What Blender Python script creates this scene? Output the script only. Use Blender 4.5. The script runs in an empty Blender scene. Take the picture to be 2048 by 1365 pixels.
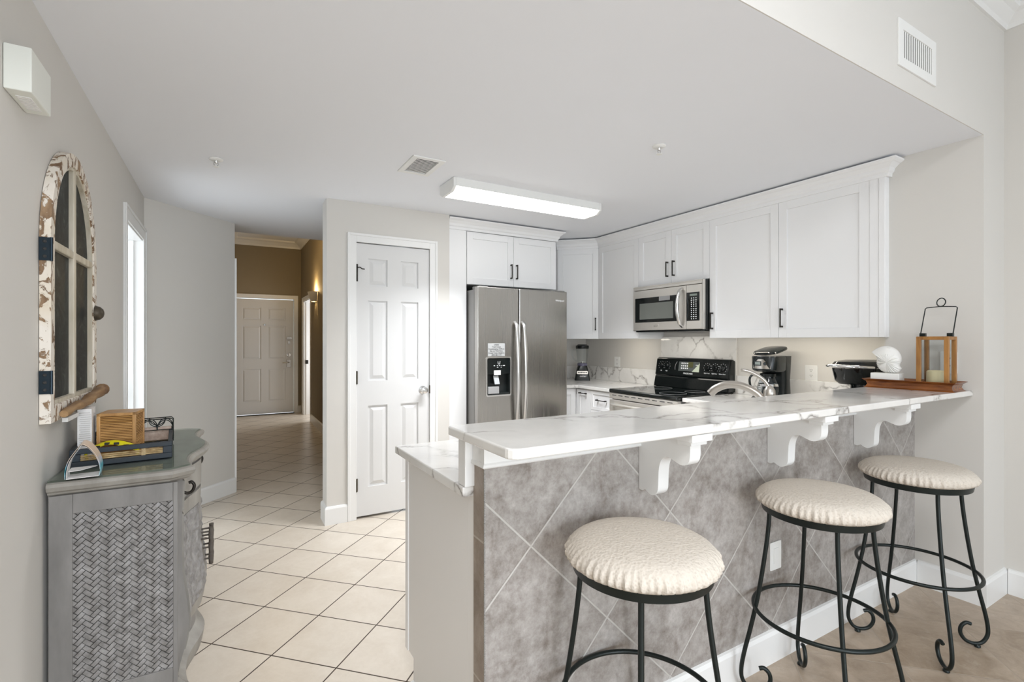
import bpy, bmesh, math, random
from mathutils import Vector, Matrix
random.seed(7)
SC = bpy.context.scene
COL = SC.collection
R = math.radians

# ------------------------------------------------------------------ camera
CAMZ = 1.35
cd = bpy.data.cameras.new('camera'); cam = bpy.data.objects.new('camera', cd); COL.objects.link(cam)
cd.sensor_width = 36.0; cd.lens = 36.0 * 984 / 2048; cd.clip_start = 0.02
cam.location = (0, 0, CAMZ); cam.rotation_euler = (R(90), 0, R(-30.2))
SC.camera = cam
# ------------------------------------------------------------------ view / world / lights
vs = SC.view_settings
vs.view_transform = 'Standard'; vs.look = 'None'; vs.gamma = 1.0; vs.use_curve_mapping = False
vs.exposure = 0.03
SC.cycles.use_denoising = True
SC.cycles.max_bounces = 10; SC.cycles.diffuse_bounces = 6; SC.cycles.glossy_bounces = 5; SC.cycles.transmission_bounces = 10
SC.cycles.caustics_reflective = False; SC.cycles.caustics_refractive = False
SC.cycles.sample_clamp_indirect = 4.0
W = bpy.data.worlds.new('world'); SC.world = W; W.use_nodes = True
W.node_tree.nodes['Background'].inputs[0].default_value = (0.80, 0.90, 1.0, 1); W.node_tree.nodes['Background'].inputs[1].default_value = 1.9

def area(name, loc, rot, sx, sy, power, col=(1, 1, 1)):
    l = bpy.data.lights.new(name, 'AREA'); l.shape = 'RECTANGLE'; l.size = sx; l.size_y = sy; l.energy = power; l.color = col
    o = bpy.data.objects.new(name, l); COL.objects.link(o); o.location = loc; o.rotation_euler = rot
    return o
area('balcony_daylight', (1.35, -4.4, 1.35), (R(90), 0, 0), 3.2, 2.3, 72, (0.79, 0.895, 1.0))
area('side_fill_light', (-0.47, -1.6, 1.45), (R(90), 0, R(-90)), 1.6, 1.5, 9.3, (0.80, 0.90, 1.0))  # added fill from the left; the wall has no window here
area('overhead_fill_light', (0.25, -0.6, 3.0), (0, 0, 0), 0.8, 0.8, 50, (0.96, 0.975, 1.0))  # added out-of-view overhead fill for stools and floor, no fixture modelled
area('low_rear_fill_light', (0.6, -2.2, 1.0), (R(60), 0, R(20)), 1.0, 1.0, 40, (0.90, 0.95, 1.0))  # added low soft fill behind the camera; no lamp stands here
area('bedroom_fill_light', (-1.3, 4.02, 1.35), (R(90), 0, R(-90)), 1.2, 1.9, 28, (0.86, 0.93, 1.0))  # added fill through the bedroom doorway to lift the hall side
area('hall_room_daylight', (2.1, 9.28, 1.2), (R(90), 0, R(90)), 0.9, 1.8, 23, (0.97, 0.98, 1.0))
area('foyer_fill_light', (0.62, 7.6, 3.15), (0, 0, 0), 0.3, 0.3, 6, (1.0, 0.70, 0.34))  # added warm fill hidden above the header, not a real fitting

# ------------------------------------------------------------------ materials
def _nt(name):
    m = bpy.data.materials.new(name); m.use_nodes = True
    nt = m.node_tree
    return m, nt, nt.nodes['Principled BSDF']
def N(nt, typ, **kw):
    n = nt.nodes.new(typ)
    for k, v in kw.items():
        if k.startswith('i_'):
            n.inputs[k[2:].replace('_', ' ')].default_value = v
        else: setattr(n, k, v)
    return n
def L(nt, a, b): nt.links.new(a, b)
def c4(c): return (c[0], c[1], c[2], 1)
def math_n(nt, op, a, b=None, c=None):
    n = nt.nodes.new('ShaderNodeMath'); n.operation = op
    for i, x in enumerate((a, b, c)):
        if x is None: continue
        if isinstance(x, (int, float)): n.inputs[i].default_value = x
        else: nt.links.new(x, n.inputs[i])
    return n.outputs[0]
def mixc(nt, fac, a, b):
    n = nt.nodes.new('ShaderNodeMix'); n.data_type = 'RGBA'
    if isinstance(fac, (int, float)): n.inputs[0].default_value = fac
    else: nt.links.new(fac, n.inputs[0])
    for i, x in ((6, a), (7, b)):
        if isinstance(x, tuple): n.inputs[i].default_value = c4(x)
        else: nt.links.new(x, n.inputs[i])
    return n.outputs[2]
def ramp(nt, fac, stops):
    n = nt.nodes.new('ShaderNodeValToRGB'); e = n.color_ramp.elements
    while len(e) < len(stops): e.new(0.5)
    for el, (p, c) in zip(e, stops): el.position = p; el.color = c4(c) if len(c) == 3 else c
    nt.links.new(fac, n.inputs[0]); return n.outputs[0]
def coords(nt, scale=(1, 1, 1), rot=(0, 0, 0)):
    tc = nt.nodes.new('ShaderNodeTexCoord'); mp = nt.nodes.new('ShaderNodeMapping')
    mp.inputs['Scale'].default_value = scale; mp.inputs['Rotation'].default_value = rot
    nt.links.new(tc.outputs['Object'], mp.inputs[0]); return mp.outputs[0]
def noise(nt, vec, scale, detail=4, rough=0.55, dist=0.0):
    n = nt.nodes.new('ShaderNodeTexNoise'); n.inputs['Scale'].default_value = scale; n.inputs['Detail'].default_value = detail
    n.inputs['Roughness'].default_value = rough; n.inputs['Distortion'].default_value = dist
    nt.links.new(vec, n.inputs['Vector']); return n.outputs['Fac']
def bump(nt, p, h, strength=0.2, dist=0.01, invert=False):
    b = nt.nodes.new('ShaderNodeBump'); b.inputs['Strength'].default_value = strength; b.inputs['Distance'].default_value = dist; b.invert = invert
    nt.links.new(h, b.inputs['Height']); nt.links.new(b.outputs[0], p.inputs['Normal'])
def mat(name, col, rough=0.5, metal=0.0, spec=0.5, coat=0.0, emit=None, trans=0.0, ior=1.45, bmp=None, alpha=1.0, var=None):
    m, nt, p = _nt(name)
    p.inputs['Base Color'].default_value = c4(col); p.inputs['Roughness'].default_value = rough; p.inputs['Metallic'].default_value = metal
    p.inputs['Specular IOR Level'].default_value = spec; p.inputs['Coat Weight'].default_value = coat
    p.inputs['Transmission Weight'].default_value = trans; p.inputs['IOR'].default_value = ior; p.inputs['Alpha'].default_value = alpha
    if emit: p.inputs['Emission Color'].default_value = c4(emit[0]); p.inputs['Emission Strength'].default_value = emit[1]
    v = coords(nt)
    if bmp: bump(nt, p, noise(nt, v, bmp[0], 3), bmp[1], bmp[2])
    if var:
        f = noise(nt, v, var[0], 4)
        L(nt, mixc(nt, ramp(nt, f, [(0.3, (0, 0, 0)), (0.7, (1, 1, 1))]), col, var[1]), p.inputs['Base Color'])
    return m
def tile_grid(nt, ax, bx, pitch, pt, gw, diag=True):
    """returns (grout mask 0..1, random per tile) over object axes ax, bx"""
    tc = nt.nodes.new('ShaderNodeTexCoord'); sp = nt.nodes.new('ShaderNodeSeparateXYZ'); L(nt, tc.outputs['Object'], sp.inputs[0])
    a, b = sp.outputs[ax], sp.outputs[bx]
    s = 1 / math.sqrt(2) / pitch if diag else 1 / pitch
    if diag:
        u = math_n(nt, 'MULTIPLY', math_n(nt, 'ADD', a, b), s); v = math_n(nt, 'MULTIPLY', math_n(nt, 'SUBTRACT', a, b), s)
        u0, v0 = (pt[0] + pt[1]) * s, (pt[0] - pt[1]) * s
    else:
        u = math_n(nt, 'MULTIPLY', a, s); v = math_n(nt, 'MULTIPLY', b, s); u0, v0 = pt[0] * s, pt[1] * s
    u = math_n(nt, 'SUBTRACT', u, u0); v = math_n(nt, 'SUBTRACT', v, v0)
    def edge(x):
        return math_n(nt, 'ABSOLUTE', math_n(nt, 'SUBTRACT', math_n(nt, 'FRACT', math_n(nt, 'ADD', x, 0.5)), 0.5))
    d = math_n(nt, 'MINIMUM', edge(u), edge(v))
    mr = nt.nodes.new('ShaderNodeMapRange'); mr.interpolation_type = 'SMOOTHSTEP'
    L(nt, d, mr.inputs[0]); h = gw / 2 / pitch
    mr.inputs[1].default_value = h * 0.7; mr.inputs[2].default_value = h * 1.4; mr.inputs[3].default_value = 1.0; mr.inputs[4].default_value = 0.0
    cx = nt.nodes.new('ShaderNodeCombineXYZ'); L(nt, math_n(nt, 'FLOOR', u), cx.inputs[0]); L(nt, math_n(nt, 'FLOOR', v), cx.inputs[1])
    wn = nt.nodes.new('ShaderNodeTexWhiteNoise'); L(nt, cx.outputs[0], wn.inputs['Vector'])
    return mr.outputs[0], wn
def tile_mat(name, ax, bx, pitch, pt, gw, c1, c2, grout, rough, diag=True, nscale=3.0, contrast=(0.35, 0.65), fine=None, var=0.06, bstr=0.35, dist=0.6, grain=(40, 0.10)):
    m, nt, p = _nt(name)
    g, wn = tile_grid(nt, ax, bx, pitch, pt, gw, diag)
    tc = nt.nodes.new('ShaderNodeTexCoord')
    off = nt.nodes.new('ShaderNodeVectorMath'); off.operation = 'MULTIPLY_ADD'
    L(nt, wn.outputs['Color'], off.inputs[0]); off.inputs[1].default_value = (9, 9, 9); L(nt, tc.outputs['Object'], off.inputs[2])
    f = noise(nt, off.outputs[0], nscale, 8, 0.70, dist)
    col = ramp(nt, f, [(contrast[0], c1), (contrast[1], c2)])
    if fine:
        st = nt.nodes.new('ShaderNodeVectorMath'); st.operation = 'MULTIPLY'; L(nt, off.outputs[0], st.inputs[0]); st.inputs[1].default_value = fine[3] if len(fine) > 3 else (1, 1, 1)
        f2 = noise(nt, st.outputs[0], fine[0], 7, 0.7, 0.4)
        col = mixc(nt, ramp(nt, f2, [(0.56, (0, 0, 0)), (0.72, (fine[2],) * 3)]), col, fine[1])
    br = nt.nodes.new('ShaderNodeBrightContrast'); L(nt, col, br.inputs[0])
    g3 = noise(nt, off.outputs[0], grain[0], 6, 0.75)
    L(nt, math_n(nt, 'ADD', math_n(nt, 'MULTIPLY', math_n(nt, 'SUBTRACT', wn.outputs['Value'], 0.5), var), math_n(nt, 'MULTIPLY', math_n(nt, 'SUBTRACT', g3, 0.5), grain[1])), br.inputs['Bright'])
    L(nt, mixc(nt, g, br.outputs[0], grout), p.inputs['Base Color'])
    rr = nt.nodes.new('ShaderNodeMapRange'); L(nt, g, rr.inputs[0]); rr.inputs[3].default_value = rough; rr.inputs[4].default_value = 0.85
    L(nt, rr.outputs[0], p.inputs['Roughness'])
    h = math_n(nt, 'SUBTRACT', math_n(nt, 'MULTIPLY', f, 0.25), g)
    bump(nt, p, h, bstr, 0.004)
    return m
def quartz_mat():
    m, nt, p = _nt('white_quartz')
    v = coords(nt, (1, 1, 1), (0, 0, R(24)))
    n1 = nt.nodes.new('ShaderNodeTexNoise'); n1.inputs['Scale'].default_value = 3.2; n1.inputs['Detail'].default_value = 6; L(nt, v, n1.inputs['Vector'])
    ma = nt.nodes.new('ShaderNodeVectorMath'); ma.operation = 'MULTIPLY_ADD'; L(nt, n1.outputs['Color'], ma.inputs[0]); ma.inputs[1].default_value = (0.42, 0.42, 0.42); L(nt, v, ma.inputs[2])
    sc = nt.nodes.new('ShaderNodeMapping'); sc.inputs['Scale'].default_value = (0.55, 1.25, 1.1); L(nt, ma.outputs[0], sc.inputs[0])
    vo = nt.nodes.new('ShaderNodeTexVoronoi'); vo.feature = 'DISTANCE_TO_EDGE'; vo.inputs['Scale'].default_value = 3.4; L(nt, sc.outputs[0], vo.inputs['Vector'])
    line = ramp(nt, vo.outputs['Distance'], [(0.0, (1, 1, 1)), (0.014, (0.55,) * 3), (0.05, (0, 0, 0))])
    msk = ramp(nt, noise(nt, v, 2.6, 3, 0.5), [(0.39, (0, 0, 0)), (0.54, (1, 1, 1))])
    brk = ramp(nt, noise(nt, v, 40, 3), [(0.35, (0.25,) * 3), (0.6, (1, 1, 1))])
    f = math_n(nt, 'MULTIPLY', math_n(nt, 'MULTIPLY', line, msk), brk)
    soft = ramp(nt, noise(nt, v, 2.2, 6, 0.6, 1.2), [(0.35, (0.80, 0.785, 0.755)), (0.65, (0.70, 0.685, 0.66))])
    L(nt, mixc(nt, math_n(nt, 'MULTIPLY', f, 0.9), soft, (0.15, 0.13, 0.11)), p.inputs['Base Color'])
    p.inputs['Roughness'].default_value = 0.12
    return m
def steel_mat(name, col, rough, axis):
    m, nt, p = _nt(name)
    p.inputs['Metallic'].default_value = 1.0 if axis == 2 else 0.72
    s = [160, 160, 160]; s[axis] = 1.2
    f = noise(nt, coords(nt, tuple(s)), 1.0, 3)
    L(nt, mixc(nt, f, tuple(c * 0.965 for c in col), col), p.inputs['Base Color'])
    mr = nt.nodes.new('ShaderNodeMapRange'); L(nt, f, mr.inputs[0]); mr.inputs[3].default_value = rough * 0.94; mr.inputs[4].default_value = rough * 1.06
    L(nt, mr.outputs[0], p.inputs['Roughness'])
    return m
def wood_mat(name, c1, c2, scale=(6, 60, 60), rough=0.4):
    m, nt, p = _nt(name)
    f = noise(nt, coords(nt, scale), 1.0, 5, 0.6, 0.8)
    L(nt, ramp(nt, f, [(0.32, c1), (0.68, c2)]), p.inputs['Base Color']); p.inputs['Roughness'].default_value = rough
    bump(nt, p, f, 0.15, 0.002)
    return m
def chipped_mat():
    m, nt, p = _nt('chipped_white_paint')
    f = noise(nt, coords(nt, (1, 1, 0.6)), 27, 7, 0.7, 1.1)
    k = ramp(nt, f, [(0.535, (0, 0, 0)), (0.55, (1, 1, 1))])
    wd = ramp(nt, noise(nt, coords(nt, (40, 40, 5)), 1.0, 4), [(0.35, (0.17, 0.10, 0.055)), (0.65, (0.36, 0.24, 0.14))])
    pt = ramp(nt, noise(nt, coords(nt), 6, 4), [(0.35, (0.70, 0.62, 0.50)), (0.6, (0.78, 0.73, 0.66))])
    L(nt, mixc(nt, k, pt, wd), p.inputs['Base Color']); p.inputs['Roughness'].default_value = 0.75
    bump(nt, p, k, 0.6, 0.002, True)
    return m
def washed_mat(name, c1, c2, sc):
    m, nt, p = _nt(name)
    f = noise(nt, coords(nt, sc), 1.0, 5, 0.6)
    L(nt, ramp(nt, f, [(0.3, c1), (0.72, c2)]), p.inputs['Base Color']); p.inputs['Roughness'].default_value = 0.5
    bump(nt, p, f, 0.12, 0.002)
    return m
def fabric_mat():
    m, nt, p = _nt('cream_quilted_fabric')
    v = coords(nt)
    vo = nt.nodes.new('ShaderNodeTexVoronoi'); vo.inputs['Scale'].default_value = 120; L(nt, v, vo.inputs['Vector'])
    d = ramp(nt, vo.outputs['Distance'], [(0.10, (0.55,) * 3), (0.45, (0, 0, 0))])
    L(nt, mixc(nt, d, (0.60, 0.545, 0.475), (0.46, 0.405, 0.345)), p.inputs['Base Color']); p.inputs['Roughness'].default_value = 0.9
    bump(nt, p, vo.outputs['Distance'], 0.55, 0.003)
    return m
def pane_mat(name, tint, refl=1.0):
    m = bpy.data.materials.new(name); m.use_nodes = True; nt = m.node_tree; nt.nodes.remove(nt.nodes['Principled BSDF'])
    t = nt.nodes.new('ShaderNodeBsdfTransparent'); t.inputs[0].default_value = c4(tint)
    g = nt.nodes.new('ShaderNodeBsdfGlossy'); g.inputs['Roughness'].default_value = 0.01
    fr = nt.nodes.new('ShaderNodeFresnel'); fr.inputs[0].default_value = 1.45
    mx = nt.nodes.new('ShaderNodeMixShader'); ge = nt.nodes.new('ShaderNodeNewGeometry')
    L(nt, math_n(nt, 'MULTIPLY', math_n(nt, 'MULTIPLY', fr.outputs[0], refl), math_n(nt, 'SUBTRACT', 1.0, ge.outputs['Backfacing'])), mx.inputs[0]); L(nt, t.outputs[0], mx.inputs[1]); L(nt, g.outputs[0], mx.inputs[2])
    L(nt, mx.outputs[0], nt.nodes['Material Output'].inputs['Surface']); return m
def chalk_mat():
    m, nt, p = _nt('smeared_chalkboard')
    f = noise(nt, coords(nt, (1, 1, 1)), 9, 7, 0.7, 2.5)
    L(nt, ramp(nt, f, [(0.45, (0.008, 0.010, 0.009)), (0.60, (0.030, 0.035, 0.032)), (0.74, (0.13, 0.14, 0.135))]), p.inputs['Base Color'])
    p.inputs['Roughness'].default_value = 0.5; p.inputs['Specular IOR Level'].default_value = 0.25
    return m

M = {}
M['wall'] = mat('greige_wall_paint', (0.655, 0.635, 0.60), 0.85, spec=0.2, bmp=(180, 0.10, 0.002))
M['ceiling'] = mat('white_ceiling_paint', (0.825, 0.84, 0.875), 0.9, spec=0.1, bmp=(140, 0.05, 0.002))
M['foyer'] = mat('taupe_foyer_paint', (0.29, 0.245, 0.175), 0.85, spec=0.2, bmp=(180, 0.10, 0.002))
M['trim'] = mat('white_trim_paint', (0.80, 0.80, 0.79), 0.35)
M['cabinet'] = mat('white_cabinet_paint', (0.84, 0.84, 0.84), 0.38)
M['door'] = mat('white_door_paint', (0.70, 0.70, 0.697), 0.65, spec=0.2)
M['panelgrey'] = mat('pale_grey_panel_paint', (0.82, 0.805, 0.785), 0.5)
M['cream_tile'] = tile_mat('cream_floor_tile', 0, 1, 0.3175, (0.394, 2.568), 0.0055, (0.60, 0.53, 0.445), (0.665, 0.60, 0.515), (0.05, 0.032, 0.02), 0.30, nscale=5, var=0.03, bstr=0.25)
M['brown_tile'] = tile_mat('brown_floor_tile', 0, 1, 0.4215, (3.02, 0.955), 0.005, (0.33, 0.255, 0.185), (0.49, 0.395, 0.305), (0.42, 0.35, 0.28), 0.30, nscale=6, fine=(16, (0.53, 0.46, 0.38), 0.6))
M['stone_tile'] = tile_mat('mottled_stone_tile', 0, 2, 0.420, (0.79, 0.735), 0.0058, (0.225, 0.20, 0.18), (0.455, 0.43, 0.41), (0.50, 0.48, 0.45), 0.38, nscale=9, contrast=(0.30, 0.70), fine=(14, (0.16, 0.125, 0.105), 0.5, (1.3, 1.3, 0.55)), var=0.06, bstr=0.5, dist=0.15, grain=(38, 0.42))
M['stone_end'] = tile_mat('stone_end_tile', 1, 2, 0.407, (1.10, 0.774), 0.006, (0.20, 0.155, 0.12), (0.36, 0.30, 0.25), (0.45, 0.40, 0.35), 0.4, diag=False, nscale=6, fine=(16, (0.14, 0.09, 0.06), 0.5))
M['quartz'] = quartz_mat()
M['steel'] = steel_mat('brushed_steel', (0.42, 0.405, 0.38), 0.27, 2)
M['steel_h'] = steel_mat('brushed_steel_horizontal', (0.70, 0.67, 0.62), 0.34, 1)
M['steel_side'] = mat('grey_appliance_side', (0.30, 0.295, 0.285), 0.4, 0.6)
M['handle_steel'] = steel_mat('satin_steel_handle', (0.72, 0.71, 0.69), 0.25, 2)
M['nickel'] = mat('brushed_nickel', (0.58, 0.545, 0.50), 0.28, 1.0)
M['chrome'] = mat('bright_chrome', (0.75, 0.75, 0.75), 0.12, 1.0)
M['black_gloss'] = mat('black_gloss', (0.006, 0.008, 0.008), 0.08, spec=0.6)
M['black_plastic'] = mat('black_plastic', (0.012, 0.015, 0.015), 0.22)
M['dark_pull'] = mat('dark_bronze_pull', (0.03, 0.026, 0.022), 0.35, 0.7)
M['iron'] = mat('black_wrought_iron', (0.010, 0.015, 0.014), 0.38, 0.3)
M['fabric'] = fabric_mat()
M['white_ink'] = mat('white_print', (0.85, 0.85, 0.85), 0.5)
M['grey_ink'] = mat('grey_print', (0.30, 0.30, 0.30), 0.5)
M['black_ink'] = mat('black_print', (0.02, 0.02, 0.02), 0.5)
M['lcd'] = mat('grey_lcd', (0.25, 0.29, 0.26), 0.2)
M['amber_lcd'] = mat('olive_lcd', (0.09, 0.09, 0.04), 0.2)
M['sign'] = mat('clear_notice_film', (0.44, 0.445, 0.44), 0.35, 0.3)
M['glass'] = pane_mat('clear_glass', (0.95, 0.96, 0.96))
M['green_glass'] = pane_mat('green_tinted_glass', (0.86, 0.91, 0.885))
M['coffee_glass'] = pane_mat('carafe_glass', (0.72, 0.75, 0.77), 1.5)
M['lampwood'] = wood_mat('honey_wood', (0.22, 0.095, 0.022), (0.40, 0.19, 0.05), (25, 25, 6))
M['traywood'] = wood_mat('red_brown_wood', (0.085, 0.022, 0.006), (0.30, 0.10, 0.022), (40, 6, 40), 0.25)
M['candle'] = mat('ivory_wax', (0.72, 0.64, 0.40), 0.5)
M['ceramic'] = mat('white_ceramic', (0.82, 0.81, 0.78), 0.22)
M['greywash'] = washed_mat('grey_washed_wood', (0.160, 0.153, 0.146), (0.262, 0.252, 0.242), (9, 9, 2.5))
M['weave'] = washed_mat('grey_woven_cane', (0.14, 0.132, 0.125), (0.35, 0.34, 0.335), (30, 30, 30))
M['weave_dark'] = mat('dark_weave_backing', (0.04, 0.035, 0.03), 0.8)
M['greywash_light'] = washed_mat('pale_washed_wood', (0.21, 0.196, 0.172), (0.35, 0.332, 0.30), (9, 9, 2.5))
M['chipped'] = chipped_mat()
M['mullion'] = washed_mat('cream_mullion_paint', (0.46, 0.40, 0.29), (0.70, 0.65, 0.55), (30, 30, 4))
M['chalk'] = chalk_mat()
M['hinge_blue'] = mat('blue_black_iron', (0.022, 0.034, 0.045), 0.35, 0.7)
M['driftwood'] = wood_mat('driftwood', (0.17, 0.085, 0.035), (0.40, 0.25, 0.12), (30, 5, 30), 0.6)
M['bamboo'] = wood_mat('golden_bamboo', (0.33, 0.155, 0.04), (0.60, 0.34, 0.115), (3, 3, 190), 0.45)
M['bamboo_dark'] = mat('dark_bamboo_core', (0.13, 0.05, 0.012), 0.7)
M['bamboo_frame'] = wood_mat('bamboo_frame', (0.36, 0.18, 0.055), (0.56, 0.32, 0.12), (30, 30, 6), 0.4)
M['navy'] = washed_mat('navy_distressed_paint', (0.003, 0.006, 0.010), (0.010, 0.021, 0.034), (12, 40, 40))
M['gold'] = washed_mat('worn_gold_slats', (0.22, 0.13, 0.045), (0.62, 0.47, 0.25), (40, 8, 40))
M['yellow'] = mat('yellow_rubber', (0.75, 0.68, 0.01), 0.4)
M['paper'] = mat('white_paper', (0.82, 0.81, 0.80), 0.7)
M['paper_line'] = mat('grey_paper_edge', (0.50, 0.48, 0.46), 0.7)
M['napkin'] = mat('napkin_paper', (0.66, 0.55, 0.47), 0.8, var=(60, (0.45, 0.33, 0.27)))
M['lamp_on'] = mat('lit_diffuser', (0.9, 0.9, 0.9), 0.5, emit=((1.0, 0.99, 0.97), 7.0))
M['sconce_on'] = mat('lit_sconce_bulb', (0.9, 0.8, 0.6), 0.5, emit=((1.0, 0.72, 0.30), 20.0))
M['white_plastic'] = mat('white_plastic', (0.80, 0.80, 0.78), 0.35)
M['ivory_plastic'] = mat('ivory_plastic', (0.80, 0.815, 0.76), 0.4)
M['pale_grey_plastic'] = mat('pale_grey_plastic', (0.45, 0.47, 0.48), 0.3)
M['dark_slot'] = mat('dark_slot', (0.03, 0.03, 0.03), 0.6)
M['vent_dark'] = mat('vent_shadow_grey', (0.04, 0.04, 0.04), 0.8)
M['edge_metal'] = mat('speckled_edge_strip', (0.16, 0.15, 0.14), 0.5, 0.3, var=(300, (0.45, 0.44, 0.42)))
M['hinge'] = mat('aged_bronze_hinge', (0.10, 0.085, 0.065), 0.4, 0.8)
def brochure_mat():
    m, nt, p = _nt('printed_brochure')
    tc = nt.nodes.new('ShaderNodeTexCoord'); sp = nt.nodes.new('ShaderNodeSeparateXYZ'); L(nt, tc.outputs['Object'], sp.inputs[0])
    z = math_n(nt, 'ADD', sp.outputs[2], math_n(nt, 'MULTIPLY', noise(nt, tc.outputs['Object'], 60, 3), 0.03))
    c = ramp(nt, math_n(nt, 'MULTIPLY', z, 8.0), [(0.10, (0.55, 0.72, 0.78)), (0.36, (0.06, 0.42, 0.52)), (0.52, (0.55, 0.60, 0.70)), (0.66, (0.72, 0.57, 0.46)), (1.0, (0.74, 0.60, 0.48))])
    L(nt, c, p.inputs['Base Color']); p.inputs['Roughness'].default_value = 0.35
    return m
M['brochure'] = brochure_mat()

# ------------------------------------------------------------------ mesh builder
class MB:
    def __init__(s): s.v = []; s.f = []
    def add(s, vs_, fs):
        b = len(s.v); s.v += [tuple(q) for q in vs_]; s.f += [tuple(b + i for i in q) for q in fs]; return s
    def box(s, x0, x1, y0, y1, z0, z1):
        return s.ob((0, 0, 0), (1, 0, 0), (0, 1, 0), (0, 0, 1), x0, x1, y0, y1, z0, z1)
    def ob(s, O, U, V, Wd, u0, u1, v0, v1, w0, w1):
        O, U, V, Wd = Vector(O), Vector(U), Vector(V), Vector(Wd)
        p = [O + U * a + V * b + Wd * c for c in (w0, w1) for (a, b) in ((u0, v0), (u1, v0), (u1, v1), (u0, v1))]
        fs = [(0, 3, 2, 1), (4, 5, 6, 7), (0, 1, 5, 4), (1, 2, 6, 5), (2, 3, 7, 6), (3, 0, 4, 7)]
        if U.cross(V).dot(Wd) * (u1 - u0) * (v1 - v0) * (w1 - w0) < 0: fs = [q[::-1] for q in fs]
        return s.add(p, fs)
    def frustum(s, O, U, V, Wd, u0, u1, v0, v1, w0, w1, ins):
        O, U, V, Wd = Vector(O), Vector(U), Vector(V), Vector(Wd)
        p = []
        for c, i in ((w0, 0), (w1, ins)):
            p += [O + U * a + V * b + Wd * c for (a, b) in ((u0 + i, v0 + i), (u1 - i, v0 + i), (u1 - i, v1 - i), (u0 + i, v1 - i))]
        fs = [(0, 3, 2, 1), (4, 5, 6, 7), (0, 1, 5, 4), (1, 2, 6, 5), (2, 3, 7, 6), (3, 0, 4, 7)]
        if U.cross(V).dot(Wd) * (w1 - w0) < 0: fs = [q[::-1] for q in fs]
        return s.add(p, fs)
    def prism(s, pts, O, U, V, Wd, w0, w1):
        """polygon pts (u,v) extruded along Wd from w0 to w1"""
        O, U, V, Wd = Vector(O), Vector(U), Vector(V), Vector(Wd); n = len(pts)
        p = [O + U * a + V * b + Wd * c for c in (w0, w1) for (a, b) in pts]
        fs = [tuple(range(n))[::-1], tuple(range(n, 2 * n))] + [(i, (i + 1) % n, n + (i + 1) % n, n + i) for i in range(n)]
        return s.add(p, fs)
    def loft(s, rings, cap=True, closed=True):
        n = len(rings[0]); b = len(s.v)
        for r in rings: s.v += [tuple(q) for q in r]
        for k in range(len(rings) - 1):
            for i in range(n if closed else n - 1):
                j = (i + 1) % n
                s.f.append((b + k * n + i, b + k * n + j, b + (k + 1) * n + j, b + (k + 1) * n + i))
        if cap:
            s.f.append(tuple(b + i for i in range(n))[::-1]); s.f.append(tuple(b + (len(rings) - 1) * n + i for i in range(n)))
        return s
    def lathe(s, prof, c=(0, 0, 0), ax=(0, 0, 1), n=32, cap=True):
        """prof: (radius, height) along ax"""
        A = Vector(ax).normalized(); X = A.orthogonal().normalized(); Y = A.cross(X); c = Vector(c)
        rings = [[c + A * h + X * (r * math.cos(2 * math.pi * i / n)) + Y * (r * math.sin(2 * math.pi * i / n)) for i in range(n)] for r, h in prof]
        return s.loft(rings, cap)
    def tube(s, path, r, n=10, closed=False, flat=1.0, up=None):
        P = [Vector(p) for p in path]; m = len(P); rings = []
        prev = None
        for i in range(m):
            if closed: t = (P[(i + 1) % m] - P[i - 1])
            else: t = (P[min(i + 1, m - 1)] - P[max(i - 1, 0)])
            t = t.normalized()
            if prev is None:
                x = (Vector(up) - t * Vector(up).dot(t)).normalized() if up else t.orthogonal().normalized()
            else:
                x = prev - t * prev.dot(t); x = x.normalized()
            prev = x; y = t.cross(x); rr = r[i] if isinstance(r, (list, tuple)) else r
            rings.append([P[i] + x * (rr * math.cos(2 * math.pi * k / n)) + y * (rr * flat * math.sin(2 * math.pi * k / n)) for k in range(n)])
        if closed: rings.append(rings[0]); return s.loft(rings, False)
        return s.loft(rings, True)
    def sphere(s, c, r, n=12, sz=(1, 1, 1)):
        rings = []
        for k in range(1, n):
            a = math.pi * k / n
            rings.append([(c[0] + r * sz[0] * math.sin(a) * math.cos(2 * math.pi * i / (2 * n)), c[1] + r * sz[1] * math.sin(a) * math.sin(2 * math.pi * i / (2 * n)), c[2] - r * sz[2] * math.cos(a)) for i in range(2 * n)])
        return s.loft(rings, True)
    def sweep(s, path, prof, closed=False):
        """mitred sweep of profile [(out, z)] along a 2D path [(x,y)]; 'out' is to the left of travel"""
        P = [Vector((a, b)) for a, b in path]; m = len(P); rings = []
        for i in range(m):
            d0 = (P[i] - P[i - 1]).normalized() if i > 0 else None
            d1 = (P[i + 1] - P[i]).normalized() if i < m - 1 else None
            n0 = Vector((-d0.y, d0.x)) if d0 else None; n1 = Vector((-d1.y, d1.x)) if d1 else None
            if n0 and n1:
                b = (n0 + n1).normalized(); b = b / max(0.3, b.dot(n0))
            else: b = n0 or n1
            rings.append([(P[i].x + b.x * o, P[i].y + b.y * o, z) for o, z in prof])
        return s.loft(rings, True)
    def hull_ring(s, *a): pass

def catmull(pts, k=8):
    P = [Vector(p) for p in pts]; out = []
    for i in range(len(P) - 1):
        p0 = P[i - 1] if i else P[0] * 2 - P[1]; p1, p2 = P[i], P[i + 1]
        p3 = P[i + 2] if i + 2 < len(P) else P[-1] * 2 - P[-2]
        for j in range(k):
            t = j / k
            out.append(0.5 * ((2 * p1) + (p2 - p0) * t + (2 * p0 - 5 * p1 + 4 * p2 - p3) * t * t + (3 * p1 - p0 - 3 * p2 + p3) * t ** 3))
    out.append(P[-1]); return out

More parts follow.
